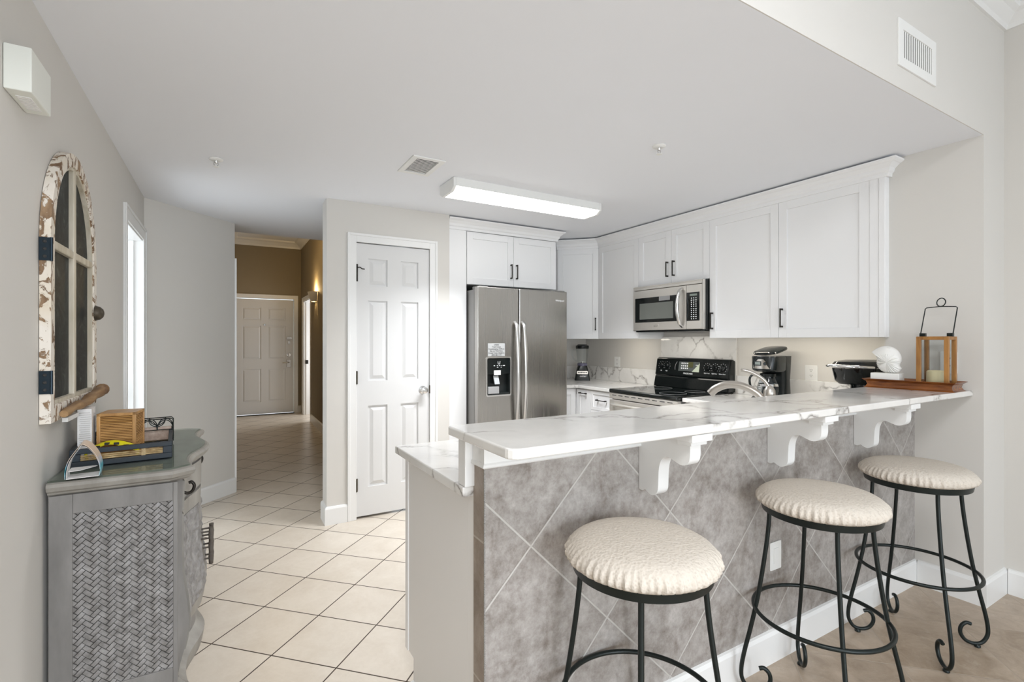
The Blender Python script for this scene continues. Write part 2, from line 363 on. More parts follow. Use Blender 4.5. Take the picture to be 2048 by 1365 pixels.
def origin_of(o):
    while o.parent: o = o.parent
    return o
def O(name, mb, m, parent=None, world=True, bevel=0.0, smooth=None, segs=2, label=None, fixn=True):
    """link an MB as ONE mesh object"""
    off = Vector((0, 0, 0))
    if parent is not None and world: off = origin_of(parent).location
    me = bpy.data.meshes.new(name)
    me.from_pydata([(a[0] - off.x, a[1] - off.y, a[2] - off.z) for a in mb.v], [], mb.f); me.validate()
    if fixn:
        b = bmesh.new(); b.from_mesh(me); bmesh.ops.recalc_face_normals(b, faces=b.faces); b.to_mesh(me); b.free()
    me.materials.append(M[m] if isinstance(m, str) else m)
    if smooth is not None:
        for p in me.polygons: p.use_smooth = True
        me.set_sharp_from_angle(angle=R(smooth))
    o = bpy.data.objects.new(name, me); COL.objects.link(o)
    if parent is not None: o.parent = parent
    if bevel:
        bv = o.modifiers.new('bevel', 'BEVEL'); bv.width = bevel; bv.segments = segs; bv.limit_method = 'ANGLE'; bv.angle_limit = R(35)
    if label: o['label'] = label
    return o
def tag(o, label=None, cat=None, group=None, kind=None):
    if label: o['label'] = label
    if cat: o['category'] = cat
    if group: o['group'] = group
    if kind: o['kind'] = kind
    return o
def T(name, label, cat, loc=(0, 0, 0), group=None, rz=0.0):
    o = bpy.data.objects.new(name, None); COL.objects.link(o); o.location = loc; o.rotation_euler = (0, 0, rz); o.empty_display_size = 0.05
    return tag(o, label, cat, group)
def S(name, mb, m, parent=None, **kw):
    o = O(name, mb, m, parent, **kw)
    if parent is None: o['kind'] = 'structure'
    return o
def dup(root, loc, label=None, rz=None):
    def cp(o, par):
        c = o.copy(); COL.objects.link(c)
        if par is not None: c.parent = par
        for ch in list(o.children): cp(ch, c)
        return c
    r = cp(root, None); r.location = loc
    if rz is not None: r.rotation_euler = (0, 0, rz)
    if label: r['label'] = label
    return r
def text(name, s, size, loc, U, V, m, parent, align='CENTER', world=True, label=None, ext=0.0006):
    """lettering as a thin mesh; U = reading direction, V = up"""
    cu = bpy.data.curves.new(name, 'FONT'); cu.body = s; cu.size = size; cu.align_x = align; cu.align_y = 'CENTER'; cu.extrude = ext
    t = bpy.data.objects.new(name, cu); COL.objects.link(t)
    dg = bpy.context.evaluated_depsgraph_get(); dg.update()
    me = t.evaluated_get(dg).to_mesh()
    U, V = Vector(U), Vector(V); Wd = U.cross(V); Lc = Vector(loc)
    mb = MB(); mb.add([Lc + U * v.co.x + V * v.co.y + Wd * v.co.z for v in me.vertices], [tuple(p.vertices) for p in me.polygons])
    t.evaluated_get(dg).to_mesh_clear(); bpy.data.objects.remove(t); bpy.data.curves.remove(cu)
    return O(name, mb, m, parent, world, label=label, fixn=False)
def rrect(w, h, r, n=5, cx=0.0, cy=0.0):
    out = []
    for (sx, sy, a0) in ((1, 1, 0), (-1, 1, 90), (-1, -1, 180), (1, -1, 270)):
        for k in range(n + 1):
            a = R(a0 + 90 * k / n)
            out.append((cx + sx * (w / 2 - r) + r * math.cos(a), cy + sy * (h / 2 - r) + r * math.sin(a)))
    return out
X, Y, Z = (1, 0, 0), (0, 1, 0), (0, 0, 1)
NX, NY, NZ = (-1, 0, 0), (0, -1, 0), (0, 0, -1)

# ================================================================== THE SETTING
XL, XR, XK = -0.515, 3.33, 3.62          # left wall, pier face, kitchen / living right wall
YS, YB, CZ = 0.955, 4.51, 2.40           # soffit face, kitchen back wall, low ceiling
YR = -4.6
S('floor', MB().box(-0.75, 3.8, 1.235, 10.3, -0.06, 0.0), 'cream_tile')
S('floor_living', MB().box(-0.75, 3.8, YR, 1.235, -0.06, 0.0), 'brown_tile')
S('ceiling', MB().box(-0.64, 3.74, YS + 0.004, 5.43, CZ, CZ + 0.005), 'ceiling')
S('ceiling_living', MB().box(-0.75, 3.8, YR, YS + 0.12, 3.10, 3.16), 'ceiling')
S('ceiling_foyer', MB().box(-0.3, 1.5, 5.43, 10.3, 3.20, 3.26), 'ceiling')
S('wall_soffit', MB().box(-0.62, XR, YS, YS + 0.004, CZ, 3.10).box(-0.62, XR, YS + 0.004, YS + 0.12, CZ + 0.005, 3.10), 'wall')
S('wall_foyer_header', MB().box(-0.2, 1.4, 5.33, 5.43, CZ + 0.005, 3.26), 'foyer')
wl = MB().box(XL - 0.12, XL, YR, 3.69, 0, 3.16).box(XL - 0.12, XL, 3.69, 4.40, 2.08, CZ + 0.005).box(XL - 0.12, XL, 4.40, 4.46, 0, CZ + 0.005)
wl.v = wl.v; S('wall_left', wl, 'wall')
S('wall_left_angled', MB().prism([(XL, 4.46), (0.07, 5.045), (0.07, 5.2), (-0.635, 4.50), (-0.635, 4.46)], (0, 0, 0), X, Y, Z, 0, CZ + 0.005), 'wall')
S('wall_hall_left', MB().box(-0.05, 0.06, 5.2, 10.1, 0, 3.26), 'foyer')
S('wall_front', MB().box(-0.1, 0.135, 10.05, 10.17, 0, 3.26).box(1.11, 1.6, 10.05, 10.17, 0, 3.26).box(0.135, 1.11, 10.05, 10.17, 2.13, 3.26), 'foyer')
S('wall_hall_right', MB().box(1.232, 1.33, 4.56, 8.83, 0, 3.26).box(1.232, 1.33, 9.72, 10.05, 0, 3.26).box(1.232, 1.33, 8.83, 9.72, 2.08, 3.26), 'foyer')
pw = MB().box(0.64, 0.84, 3.80, 3.92, 0, CZ + 0.003).box(1.445, 1.609, 3.80, 3.92, 0, CZ + 0.003).box(0.84, 1.445, 3.80, 3.92, 2.105, CZ + 0.003)
S('wall_pantry', pw, 'wall')
S('wall_pantry_angled', MB().prism([(0.64, 3.92), (0.76, 3.92), (1.33, 4.49), (1.232, 4.565), (0.64, 3.97)], (0, 0, 0), X, Y, Z, 0, CZ + 0.003), 'wall')
S('wall_pantry_right', MB().box(1.52, 1.608, 3.92, YB, 0, CZ + 0.003), 'wall')
S('wall_back', MB().box(1.52, 3.8, YB, YB + 0.12, 0, CZ + 0.003), 'wall')
S('wall_right', MB().box(XK, XK + 0.12, YR, YB, 0, 3.16), 'wall')
S('wall_pier', MB().box(XR, XK, YS, 1.388, 0, 3.10), 'wall')
S('wall_rear', MB().box(-0.75, -0.30, YR - 0.12, YR, 0, 3.16).box(3.0, 3.8, YR - 0.12, YR, 0, 3.16).box(-0.30, 3.0, YR - 0.12, YR, 2.5, 3.16).box(-0.3, 3.0, YR - 0.12, YR, 0, 0.12), 'wall')
wf = MB()
for x0, x1 in ((-0.30, -0.24), (0.76, 0.84), (1.86, 1.94), (2.94, 3.0)): wf.box(x0, x1, YR - 0.08, YR - 0.02, 0.12, 2.5)
wf.box(-0.3, 3.0, YR - 0.08, YR - 0.02, 0.12, 0.20).box(-0.3, 3.0, YR - 0.08, YR - 0.02, 2.42, 2.5)
S('window_1', wf, 'trim')
# side room seen through the doorway at the right end of the hall, and the left bedroom
S('wall_side_room', MB().box(1.33, 2.4, 8.6, 8.7, 0, 2.6).box(1.33, 2.4, 9.85, 9.95, 0, 2.6).box(2.4, 2.5, 8.6, 9.95, 0, 2.6).box(1.33, 2.5, 8.6, 9.95, 2.6, 2.65), 'wall')
S('wall_bedroom', MB().box(-1.9, -0.635, 3.2, 3.3, 0, 2.5).box(-1.9, -0.635, 4.75, 4.85, 0, 2.5).box(-2.0, -1.9, 3.2, 4.85, 0, 2.5).box(-2.0, -0.635, 3.2, 4.85, 2.45, 2.5), 'wall')

# baseboards
BBP = [(0, 0), (0.015, 0), (0.015, 0.116), (0.009, 0.130), (0, 0.133)]
def baseboard(name, path): return S(name, MB().sweep(path, BBP), 'trim')
baseboard('baseboard_left', [(XL, 3.60), (XL, YR)][::-1] if False else [(XL, 3.595), (XL, YR + 0.02)])
baseboard('baseboard_angled', [(0.07, 5.045), (XL, 4.46)])
baseboard('baseboard_pantry', [(0.785, 3.80), (0.64, 3.80), (0.64, 3.97), (1.10, 4.43)])
baseboard('baseboard_pier', [(XK - 0.001, YS), (XR, YS), (XR, 1.229)])
baseboard('baseboard_right', [(XK, YS - 0.017), (XK, YR)][::-1])
baseboard('baseboard_hall_right', [(1.232, 4.62), (1.232, 8.76)][::1])
baseboard('baseboard_hall_left', [(0.06, 10.04), (0.06, 5.25)])
baseboard('baseboard_front', [(1.232, 10.05), (1.18, 10.05)])

# crown moulding: living room and foyer
CRP = [(0, 0), (0.012, 0.0), (0.02, 0.02), (0.055, 0.055), (0.078, 0.066), (0.085, 0.085), (0, 0.085)]
S('trim_1', MB().sweep([(XK, YR), (XK, YS), (XL, YS)], [(o, 3.015 + z) for o, z in CRP]), 'trim')
CRF = [(o * 1.4, 3.077 + z * 1.44) for o, z in CRP]
S('trim_2', MB().sweep([(1.232, 5.45), (1.232, 10.05), (0.06, 10.05), (0.06, 5.45)], CRF), 'trim')

# casings: generic flat casing with a raised outer band, around an opening
def casing(name, O3, U, Wd, u0, u1, top, w=0.066):
    """O3 wall point, U along the wall, Wd out of the wall; opening from u0 to u1"""
    mb = MB()
    for (a, b) in ((u0 - w, u0), (u1, u1 + w)):
        mb.ob(O3, U, Z, Wd, a, b, 0, top + (w if True else 0), 0, 0.011)
        e0, e1 = ((a, a + 0.018) if a < u0 else (b - 0.018, b))
        mb.ob(O3, U, Z, Wd, e0, e1, 0, top + w, 0.011, 0.018)
    mb.ob(O3, U, Z, Wd, u0, u1, top, top + w, 0, 0.011).ob(O3, U, Z, Wd, u0 - w + 0.018, u1 + w - 0.018, top + w - 0.018, top + w, 0.011, 0.018)
    return S(name, mb, 'trim', bevel=0.002)
casing('trim_3', (0, 3.80, 0), X, NY, 0.852, 1.434, 2.098)
casing('trim_4', (0, 10.05, 0), X, NY, 0.135, 1.11, 2.13, 0.07)
casing('trim_5', (XL, 0, 0), Y, X, 3.69, 4.37, 2.075, 0.085)
casing('trim_6', (1.232, 0, 0), Y, NX, 8.83, 9.72, 2.07, 0.07)
S('trim_7', MB().box(0.045, 0.075, 5.06, 5.195, 0.0, 2.08).box(0.07, 0.085, 5.05, 5.10, 0.0, 2.09), 'trim')
# jambs
S('trim_8', MB().box(XL - 0.14, XL + 0.0, 4.38, 4.40, 0, 2.08).box(XL - 0.14, XL, 3.69, 3.705, 0, 2.08).box(XL - 0.14, XL, 3.705, 4.38, 2.065, 2.08).box(XL - 0.09, XL - 0.05, 4.368, 4.38, 0, 2.065), 'trim', bevel=0.002)
S('trim_9', MB().box(1.232, 1.335, 8.83, 8.845, 0, 2.08).box(1.232, 1.335, 9.70, 9.72, 0, 2.08).box(1.232, 1.335, 8.845, 9.70, 2.06, 2.08).box(1.27, 1.30, 9.688, 9.70, 0, 2.06), 'trim', bevel=0.002)
S('trim_10', MB().box(0.84, 0.852, 3.795, 3.92, 0, 2.105).box(1.434, 1.445, 3.795, 3.92, 0, 2.105).box(0.84, 1.445, 3.795, 3.92, 2.098, 2.105), 'trim')
S('trim_11', MB().box(0.135, 1.11, 10.0, 10.06, 0.0, 0.012), 'dark_slot')      # sill of the entrance

def panel_door(name, O3, U, Wd, w, z0, z1, cols, rows, m, parent=None, th=0.035):
    """six-panel door: stiles, rails and raised panels; front face at Wd=0"""
    mb = MB(); d = 0.012
    us = [0] + [c for ab in cols for c in ab] + [w]; zs = [z0] + [c for ab in rows for c in ab] + [z1]
    V2 = Z
    mb.ob(O3, U, V2, Wd, 0, w, z0, z1, -th, -d)
    for i in range(0, len(us), 2): mb.ob(O3, U, V2, Wd, us[i], us[i + 1], z0, z1, -d, 0)
    for (a, b) in cols:
        for i in range(0, len(zs), 2): mb.ob(O3, U, V2, Wd, a, b, zs[i], zs[i + 1], -d, 0)
        for (c, e) in rows:
            i = 0.016
            # sloped moulding around and raised field
            mb.frustum(O3, U, V2, Wd, a + 0.013, b - 0.013, c + 0.013, e - 0.013, -d, -0.0015, 0.026)
    return S(name, mb, m, parent)
d1 = panel_door('door_1', (0.854, 3.806, 0), X, NY, 0.578, 0.018, 2.092, [(0.088, 0.236), (0.344, 0.487)], [(0.235, 0.855), (1.045, 1.66), (1.772, 1.98)], 'door')
def O_door(*a, **k): return O(*a, **k)
k_ = MB().lathe([(0.031, 0), (0.031, 0.004), (0.012, 0.010), (0.012, 0.03), (0.022, 0.036), (0.027, 0.05), (0.024, 0.062), (0.012, 0.068)], (1.378, 3.806, 0.955), NY, 28)
O('door_knob', k_, 'chrome', d1, smooth=40)
for z in (1.073, 0.26): O('hinge', MB().box(0.846, 0.862, 3.794, 3.806, z - 0.048, z + 0.048).lathe([(0.006, -0.05), (0.006, 0.05)], (0.853, 3.792, z), Z, 10), 'hinge', d1)
O('flip_lock', MB().box(0.846, 0.862, 3.793, 3.806, 1.80, 1.92).tube([(0.858, 3.788, 1.905), (0.875, 3.775, 1.906), (0.888, 3.770, 1.894), (0.907, 3.768, 1.893)], 0.004, 8).lathe([(0.006, 0.8), (0.006, 0.93)], (0.856, 3.79, 1.0), Z, 8), 'dark_pull', d1)
O('strike_plate', MB().box(1.430, 1.437, 3.788, 3.80, 0.925, 0.99), 'hinge', d1)
O('door_stop', MB().lathe([(0.005, 0), (0.005, 0.035), (0.011, 0.036), (0.011, 0.046)], (1.33, 3.806, 0.24), NY, 12), 'white_plastic', d1)
d2 = panel_door('door_2', (0.145, 10.06, 0), X, NY, 0.955, 0.02, 2.115, [(0.11, 0.415), (0.525, 0.82)], [(0.24, 0.84), (1.015, 1.63), (1.73, 1.96)], 'door')
O('door_lever', MB().box(0.985, 1.055, 10.045, 10.06, 0.865, 1.005).tube([(1.02, 10.045, 0.95), (1.02, 10.0, 0.95), (0.99, 9.99, 0.952), (0.91, 9.99, 0.945)], 0.011, 8), 'nickel', d2, bevel=0.004)
O('deadbolt', MB().lathe([(0.036, 0), (0.034, 0.012), (0.015, 0.014), (0.013, 0.03)], (1.02, 10.06, 1.09), NY, 20), 'nickel', d2, smooth=40)
O('security_latch', MB().box(0.98, 1.075, 10.04, 10.06, 1.385, 1.425).box(1.0, 1.045, 10.045, 10.06, 1.30, 1.35), 'nickel', d2)
O('peephole', MB().lathe([(0.02, 0), (0.016, 0.01)], (0.618, 10.06, 1.645), NY, 16), 'chrome', d2)
for z in (1.9, 1.0, 0.25): O('hinge', MB().box(0.130, 0.150, 10.035, 10.06, z - 0.055, z + 0.055), 'hinge', d2)
# open bedroom door leaf beyond the left doorway
d3 = S('door_3', MB().box(-1.40, -0.665, 4.33, 4.366, 0.012, 2.06), 'door', bevel=0.003)
O('hinge', MB().box(-0.668, -0.650, 4.322, 4.338, 0.93, 1.03), 'hinge', d3)
O('strike_plate', MB().box(1.262, 1.31, 9.683, 9.69, 0.93, 1.0), 'dark_pull', bpy.data.objects['trim_9'])

# ================================================================== BAR / PENINSULA
# knee wall with its tile facing and trim (building fabric)
wb = S('wall_bar', MB().box(0.645, XR, 1.253, 1.36, 0, 1.066), 'wall')
O('tile_facing', MB().box(0.637, XR, 1.245, 1.253, 0, 0.989), 'stone_tile', wb)
O('end_tile', MB().box(0.635, 0.645, 1.247, 1.318, 0, 0.989), 'stone_end', wb)
APR = [(0.0, 0.989), (0.010, 0.989), (0.014, 0.993), (0.012, 0.999), (0.008, 1.003), (0.008, 1.0665), (0.0, 1.0665)]
O('apron_trim', MB().sweep([(XR, 1.245), (0.637, 1.245), (0.637, 1.311)], APR), 'trim', wb)
O('end_post', MB().box(0.605, 0.645, 1.312, 1.362, 0.9205, 1.0665), 'trim', wb, bevel=0.003)
O('edge_strip', MB().box(0.633, 0.637, 1.2435, 1.2475, 0.135, 0.988), 'edge_metal', wb)
O('end_board', MB().box(0.637, 0.646, 1.319, 1.3605, 0.0, 0.889), 'panelgrey', wb)
S('baseboard_bar', MB().sweep([(XR - 0.015, 1.245), (0.64, 1.245)][::-1] if False else [(XR, 1.245), (0.637, 1.245)], BBP), 'trim')

def slab(outline, z0, z1, m, name, label, cat, bevel=0.004):
    mb = MB().prism(outline, (0, 0, 0), X, Y, Z, z0, z1)
    return tag(O(name, mb, m, None, bevel=bevel, segs=3), label, cat)
rc = [(0.577 + 0.03 * (1 - math.cos(R(a))), 0.995 + 0.03 * (1 - math.sin(R(a)))) for a in (0, 22, 45, 68, 90)]
slab([(XR - 0.001, 0.995), (XR - 0.001, 1.381), (0.585, 1.381), (0.577, 1.373)] + rc, 1.0675, 1.0945, 'quartz', 'bar_counter', 'long raised white veined quartz bar top above the three stools', 'bar counter', 0.005)
# lower worktops
CT, CB = 0.920, 0.890
slab([(0.600, 1.318), (0.646, 1.318), (0.646, 1.3615), (XR, 1.3615), (XR, 1.3895), (XK - 0.001, 1.3895), (XK - 0.001, 2.562), (2.975, 2.562), (2.975, 1.985), (0.600, 1.985)], CB, CT, 'quartz', 'worktop', 'low white quartz worktop behind the bar, its free end showing at the left', 'countertop')
slab([(XK - 0.001, 3.338), (XK - 0.001, YB - 0.001), (2.735, YB - 0.001), (2.735, 3.865), (2.94, 3.865), (2.975, 3.83), (2.975, 3.338)], CB, CT, 'quartz', 'worktop', 'quartz worktop corner between refrigerator and stove, with the blender on it', 'countertop')
# splashes
def splash(x0, x1, y0, y1, z0, z1, label):
    return tag(O('backsplash', MB().box(x0, x1, y0, y1, z0, z1), 'quartz', None, bevel=0.0015), label, 'backsplash')
splash(XK - 0.021, XK - 0.001, 1.39, 2.547, CT + 0.0005, 1.068, 'low quartz backsplash behind the two black coffee makers')
splash(XK - 0.021, XK - 0.001, 3.352, YB - 0.001, CT + 0.0005, 1.068, 'low quartz backsplash between the stove and the corner')
splash(2.735, XK - 0.022, YB - 0.021, YB - 0.001, CT + 0.0005, 1.068, 'low quartz backsplash on the back wall behind the blender')
splash(XK - 0.021, XK - 0.001, 2.548, 3.351, 0.60, 1.39, 'tall quartz backsplash slab between stove and microwave')

# ------------------------------------------------------------------ cabinet kit
def pull(parent, p, U, Wd, ln=0.13, name='handle'):
    """bar pull with two feet, centred at p, along U, standing out along Wd"""
    mb = MB(); V2 = Vector(U).cross(Vector(Wd))
    mb.ob(p, U, V2, Wd, -ln / 2, ln / 2, -0.004, 0.004, 0.022, 0.030)
    for s in (-1, 1): mb.ob(p, U, V2, Wd, s * (ln / 2 - 0.006) - 0.006, s * (ln / 2 - 0.006) + 0.006, -0.006, 0.006, 0, 0.024)
    return O(name, mb, 'dark_pull', parent, bevel=0.0015)
def shaker(parent, O3, U, Wd, u0, u1, z0, z1, name='door', fr=0.057, th=0.019, gap=0.0015):
    mb = MB(); u0 += gap; u1 -= gap; z0 += gap; z1 -= gap
    mb.ob(O3, U, Z, Wd, u0, u0 + fr, z0, z1, 0, th).ob(O3, U, Z, Wd, u1 - fr, u1, z0, z1, 0, th)
    mb.ob(O3, U, Z, Wd, u0 + fr, u1 - fr, z0, z0 + fr, 0, th).ob(O3, U, Z, Wd, u0 + fr, u1 - fr, z1 - fr, z1, 0, th)
    mb.ob(O3, U, Z, Wd, u0 + fr, u1 - fr, z0 + fr, z1 - fr, 0, th - 0.009)
    return O(name, mb, 'cabinet', parent, bevel=0.001)
UB, UT = 1.3725, 2.303        # upper cabinets bottom / top
FX = 3.29                      # door face of the right run
def upper(name, y0, y1, z0, label, doors, handles):
    t = T(name, label, 'cabinet', (3.45, (y0 + y1) / 2, z0), 'white wall cabinets on the right wall')
    O('body', MB().box(FX + 0.019, XK - 0.001, y0 + 0.0005, y1 - 0.0005, z0, UT + 0.004), 'cabinet', t)
    for (a, b), h in zip(doors, handles):
        d = shaker(t, (FX + 0.019, 0, 0), Y, NX, a, b, z0, UT)
        if h is not None: pull(d, (FX, h, z0 + (0.135 if z0 < 1.5 else 0.125)), Z, NX)
    return t
t = upper('wall_cabinet', 1.3895, 2.005, UB, 'white wall cabinet with the widest single door, above the tray end of the bar', [(1.448, 2.005)], [1.978])
O('filler_strip', MB().box(FX - 0.004, FX + 0.019, 1.40, 1.449, UB, UT).box(FX + 0.004, FX + 0.019, 1.389, 1.405, UB, UT).box(FX - 0.004, XR - 0.001, 1.366, 1.387, UB - 0.001, UT + 0.03).box(FX - 0.008, FX - 0.004, 1.37, 1.40, UB, UT), 'cabinet', t, bevel=0.002)
upper('wall_cabinet', 2.005, 2.564, UB, 'white single door wall cabinet directly right of the microwave', [(2.005, 2.564)], [2.535])
upper('wall_cabinet', 2.564, 3.335, 1.842, 'short white two door wall cabinet above the microwave', [(2.564, 2.9495), (2.9495, 3.335)], [2.915, 2.985])
upper('wall_cabinet', 3.335, 3.897, UB, 'white wall cabinet directly left of the microwave', [(3.335, 3.897)], [3.365])
for y_, l_ in ((1.95, 1.0), (3.62, 0.3)):
    area('under_cabinet_fill', (FX + 0.06, y_, UB - 0.006), (0, R(-18), 0), 0.03, l_, 2.0 * l_, (1.0, 0.92, 0.78))  # added warm fill for the wall below; the cabinets carry no lamps
# corner cabinet (45 degrees)
t = T('corner_wall_cabinet', 'white diagonal corner wall cabinet above the blender', 'cabinet', (3.3, 4.2, UB))
a0, a1 = Vector((FX + 0.019, 3.9)), Vector((2.993, YB - 0.297))
O('body', MB().prism([(FX + 0.02, 3.8985), (XK - 0.001, 3.8985), (XK - 0.001, YB - 0.001), (2.994, YB - 0.001), (2.994, YB - 0.296)], (0, 0, 0), X, Y, Z, UB, UT + 0.004), 'cabinet', t)
dv = (Vector((2.994, YB - 0.296)) - Vector((FX + 0.02, 3.8985))); ln = dv.length; du = dv / ln
U3 = (du.x, du.y, 0); W3 = (-abs(du.y), -abs(du.x), 0)
dd = shaker(t, (FX + 0.02, 3.8985, 0), U3, W3, 0.012, ln - 0.012, UB, UT)
hp = Vector((FX + 0.02, 3.8985, UB + 0.15)) + Vector(U3) * 0.042 + Vector(W3) * 0.019
pull(dd, hp, Z, W3)
# crown over right run and corner
cpr = [(0.0, 2.298), (0.012, 2.298), (0.014, 2.318), (0.022, 2.326), (0.028, 2.345), (0.05, 2.366), (0.056, 2.368), (0.07, 2.378), (0.072, 2.386), (0.0, 2.386)]
crp = [(2.994, YB - 0.296), (FX + 0.012, 3.893), (FX, 3.86), (FX, 1.364), (XR - 0.001, 1.364)]
crp = [(2.985, YB - 0.31), (FX, 3.893), (FX, 1.364), (XR - 0.001, 1.364)]
cr = MB().sweep(crp[::-1], [(o, z) for o, z in cpr])
tag(O('crown_moulding', cr, 'cabinet', None), 'white stepped crown moulding along the top of the right hand wall cabinets', 'moulding')
# over-fridge cabinet and tall panel
FY = 3.85
t = T('refrigerator_cabinet', 'white two door cabinet above the steel refrigerator', 'cabinet', (2.26, 4.1, 1.835))
O('body', MB().box(1.79, 2.730, FY + 0.019, YB - 0.001, 1.84, UT + 0.004), 'cabinet', t)
dA = shaker(t, (0, FY + 0.019, 0), X, NY, 1.792, 2.258, 1.84, UT - 0.008); dB = shaker(t, (0, FY + 0.019, 0), X, NY, 2.258, 2.728, 1.84, UT - 0.008)
pull(dA, (2.228, FY, 1.975), Z, NY); pull(dB, (2.286, FY, 1.975), Z, NY)
tag(O('tall_panel', MB().box(1.6095, 1.788, FY, YB - 0.001, 0.0, UT + 0.004), 'cabinet', None, bevel=0.002), 'tall white filler panel between pantry wall and refrigerator', 'cabinet panel')
cr = MB().sweep([(2.731, 4.205), (2.731, FY), (1.6095, FY)], [(o * 0.92, z) for o, z in cpr])
tag(O('crown_moulding', cr, 'cabinet', None), 'white stepped crown moulding above the refrigerator cabinet', 'moulding')
# base cabinets
t = T('base_cabinet', 'white drawer base cabinet directly left of the stove', 'cabinet', (3.3, 3.6, 0))
O('body', MB().box(3.015, XK - 0.001, 3.342, 3.889, 0.10, CB - 0.001).box(3.09, XK - 0.001, 3.342, 3.889, 0, 0.10), 'cabinet', t)
dr = shaker(t, (3.015, 0, 0), Y, NX, 3.342, 3.66, 0.70, 0.88, 'drawer', 0.03); pull(dr, (2.996, 3.501, 0.80), Y, NX)
for a, b in ((0.4, 0.70), (0.11, 0.4)):
    dr = shaker(t, (3.015, 0, 0), Y, NX, 3.342, 3.66, a, b, 'drawer', 0.04); pull(dr, (2.996, 3.501, (a + b) / 2), Y, NX)
dd = shaker(t, (3.015, 0, 0), Y, NX, 3.662, 3.882, 0.11, 0.88); pull(dd, (2.996, 3.77, 0.845), Y, NX, 0.10)
t = T('base_cabinet', 'white base cabinet in the corner beside the refrigerator', 'cabinet', (3.1, 4.2, 0))
O('body', MB().box(2.737, 3.01, 3.905, YB - 0.001, 0.10, CB - 0.001).box(3.01, XK - 0.001, 3.89, YB - 0.001, 0, CB - 0.001).box(2.737, 3.01, 3.97, YB - 0.001, 0, 0.1), 'cabinet', t)
shaker(t, (0, 3.905, 0), X, NY, 2.74, 2.99, 0.11, 0.88)
t = T('base_cabinet', 'white base cabinet under the worktop right of the stove', 'cabinet', (3.3, 2.2, 0))
O('body', MB().box(3.015, XK - 0.001, 1.99, 2.558, 0.10, CB - 0.001).box(3.09, XK - 0.001, 1.99, 2.558, 0, 0.10), 'cabinet', t)
shaker(t, (3.015, 0, 0), Y, NX, 1.99, 2.558, 0.11, 0.88)
t = T('peninsula_cabinet', 'white base cabinet behind the bar with a plain grey end panel', 'cabinet', (1.8, 1.65, 0))
O('body', MB().box(0.66, 3.60, 1.392, 1.925, 0.10, CB - 0.001).box(0.66, 3.0, 1.392, 1.86, 0, 0.10), 'cabinet', t)
O('end_panel', MB().prism([(1.361, 0), (1.862, 0), (1.862, 0.105), (1.945, 0.105), (1.945, CB - 0.001), (1.361, CB - 0.001)], (0.637, 0, 0), Y, Z, X, 0, 0.022), 'panelgrey', t)
O('edge_trim', MB().box(0.632, 0.66, 1.918, 1.95, 0.105, CB - 0.001), 'cabinet', t, bevel=0.002)
O('shoe_moulding', MB().prism([(0, 0), (0.018, 0), (0.016, 0.01), (0.01, 0.017), (0, 0.019)], (0.637, 1.361, 0), NX, Z, Y, 0, 0.502), 'trim', t)
for k in range(4): shaker(t, (0, 1.925, 0), X, Y, 0.70 + k * 0.56, 1.26 + k * 0.56, 0.11, 0.88)

# ------------------------------------------------------------------ corbels
def make_corbel(label):
    t = T('corbel', label, 'bracket', (0, 0, 0), 'white corbels under the bar top')
    prof = [(0, 0.842), (0.016, 0.840), (0.028, 0.847), (0.045, 0.838), (0.062, 0.836), (0.078, 0.846), (0.086, 0.862), (0.088, 0.90), (0.091, 0.935), (0.100, 0.960), (0.116, 0.974), (0.135, 0.976), (0.158, 0.968), (0.180, 0.962), (0.200, 0.966), (0.212, 0.980), (0.216, 1.0), (0.216, 1.034), (0, 1.034)]
    pr = catmull([(a, b, 0) for a, b in prof[:-2]], 3)
    pts = [(p.x, p.y) for p in pr] + [(0.216, 1.066), (0, 1.066)]
    O('bracket', MB().prism(pts, (0, 0, 0), NY, Z, X, -0.024, 0.024), 'trim', t, world=False, smooth=35)
    O('cap', MB().box(-0.046, 0.046, -0.243, -0.165, 1.043, 1.066).box(-0.036, 0.036, -0.230, -0.175, 1.030, 1.043), 'trim', t, world=False, bevel=0.0015)
    return t
cb = make_corbel('white scrolled corbel under the bar, nearest its free left end'); cb.location = (1.253, 1.2435, 0)
dup(cb, (1.986, 1.2435, 0), 'white scrolled corbel under the bar, the middle one of three')
dup(cb, (2.690, 1.2435, 0), 'white scrolled corbel under the bar, nearest the right wall')

# ------------------------------------------------------------------ outlets and switches
def outlet(label, p, U, Wd, kind='duplex', w=0.072, h=0.118):
    t = T('wall_outlet' if kind == 'duplex' else 'wall_switch', label, 'outlet' if kind == 'duplex' else 'switch', p)
    O('cover_plate', MB().prism(rrect(w, h, 0.005), p, U, Z, Wd, 0.0005, 0.006), 'white_plastic', t, bevel=0.0015)
    if kind == 'duplex':
        for s in (-1, 1):
            O('receptacle', MB().prism(rrect(0.034, 0.028, 0.010, cy=s * 0.0195), p, U, Z, Wd, 0.005, 0.0075), 'white_plastic', t)
            mb = MB()
            for a in (-0.0065, 0.0065): mb.ob(p, U, Z, Wd, a - 0.0013, a + 0.0013, s * 0.0195 - 0.001, s * 0.0195 + 0.008, 0.0073, 0.0079)
            mb.lathe([(0.0026, 0.0073), (0.0026, 0.0079)], Vector(p) + Vector(Z) * (s * 0.0195 - 0.008), Wd, 10)
            O('slot', mb, 'dark_slot', t)
    else:
        O('rocker', MB().prism(rrect(0.033, 0.066, 0.002), p, U, Z, Wd, 0.005, 0.009), 'white_plastic', t, bevel=0.001)
    return t
outlet('white duplex outlet on the wall between the two coffee makers', (XK, 1.962, 1.121), Y, NX, w=0.088, h=0.112)
outlet('white outlet plate on the wall between blender and stove', (XK, 3.978, 1.128), Y, NX, w=0.086, h=0.108)
outlet('white rocker plate on the stone tile behind the middle stool', (2.015, 1.245, 0.44), X, NY, 'switch', 0.078, 0.118)
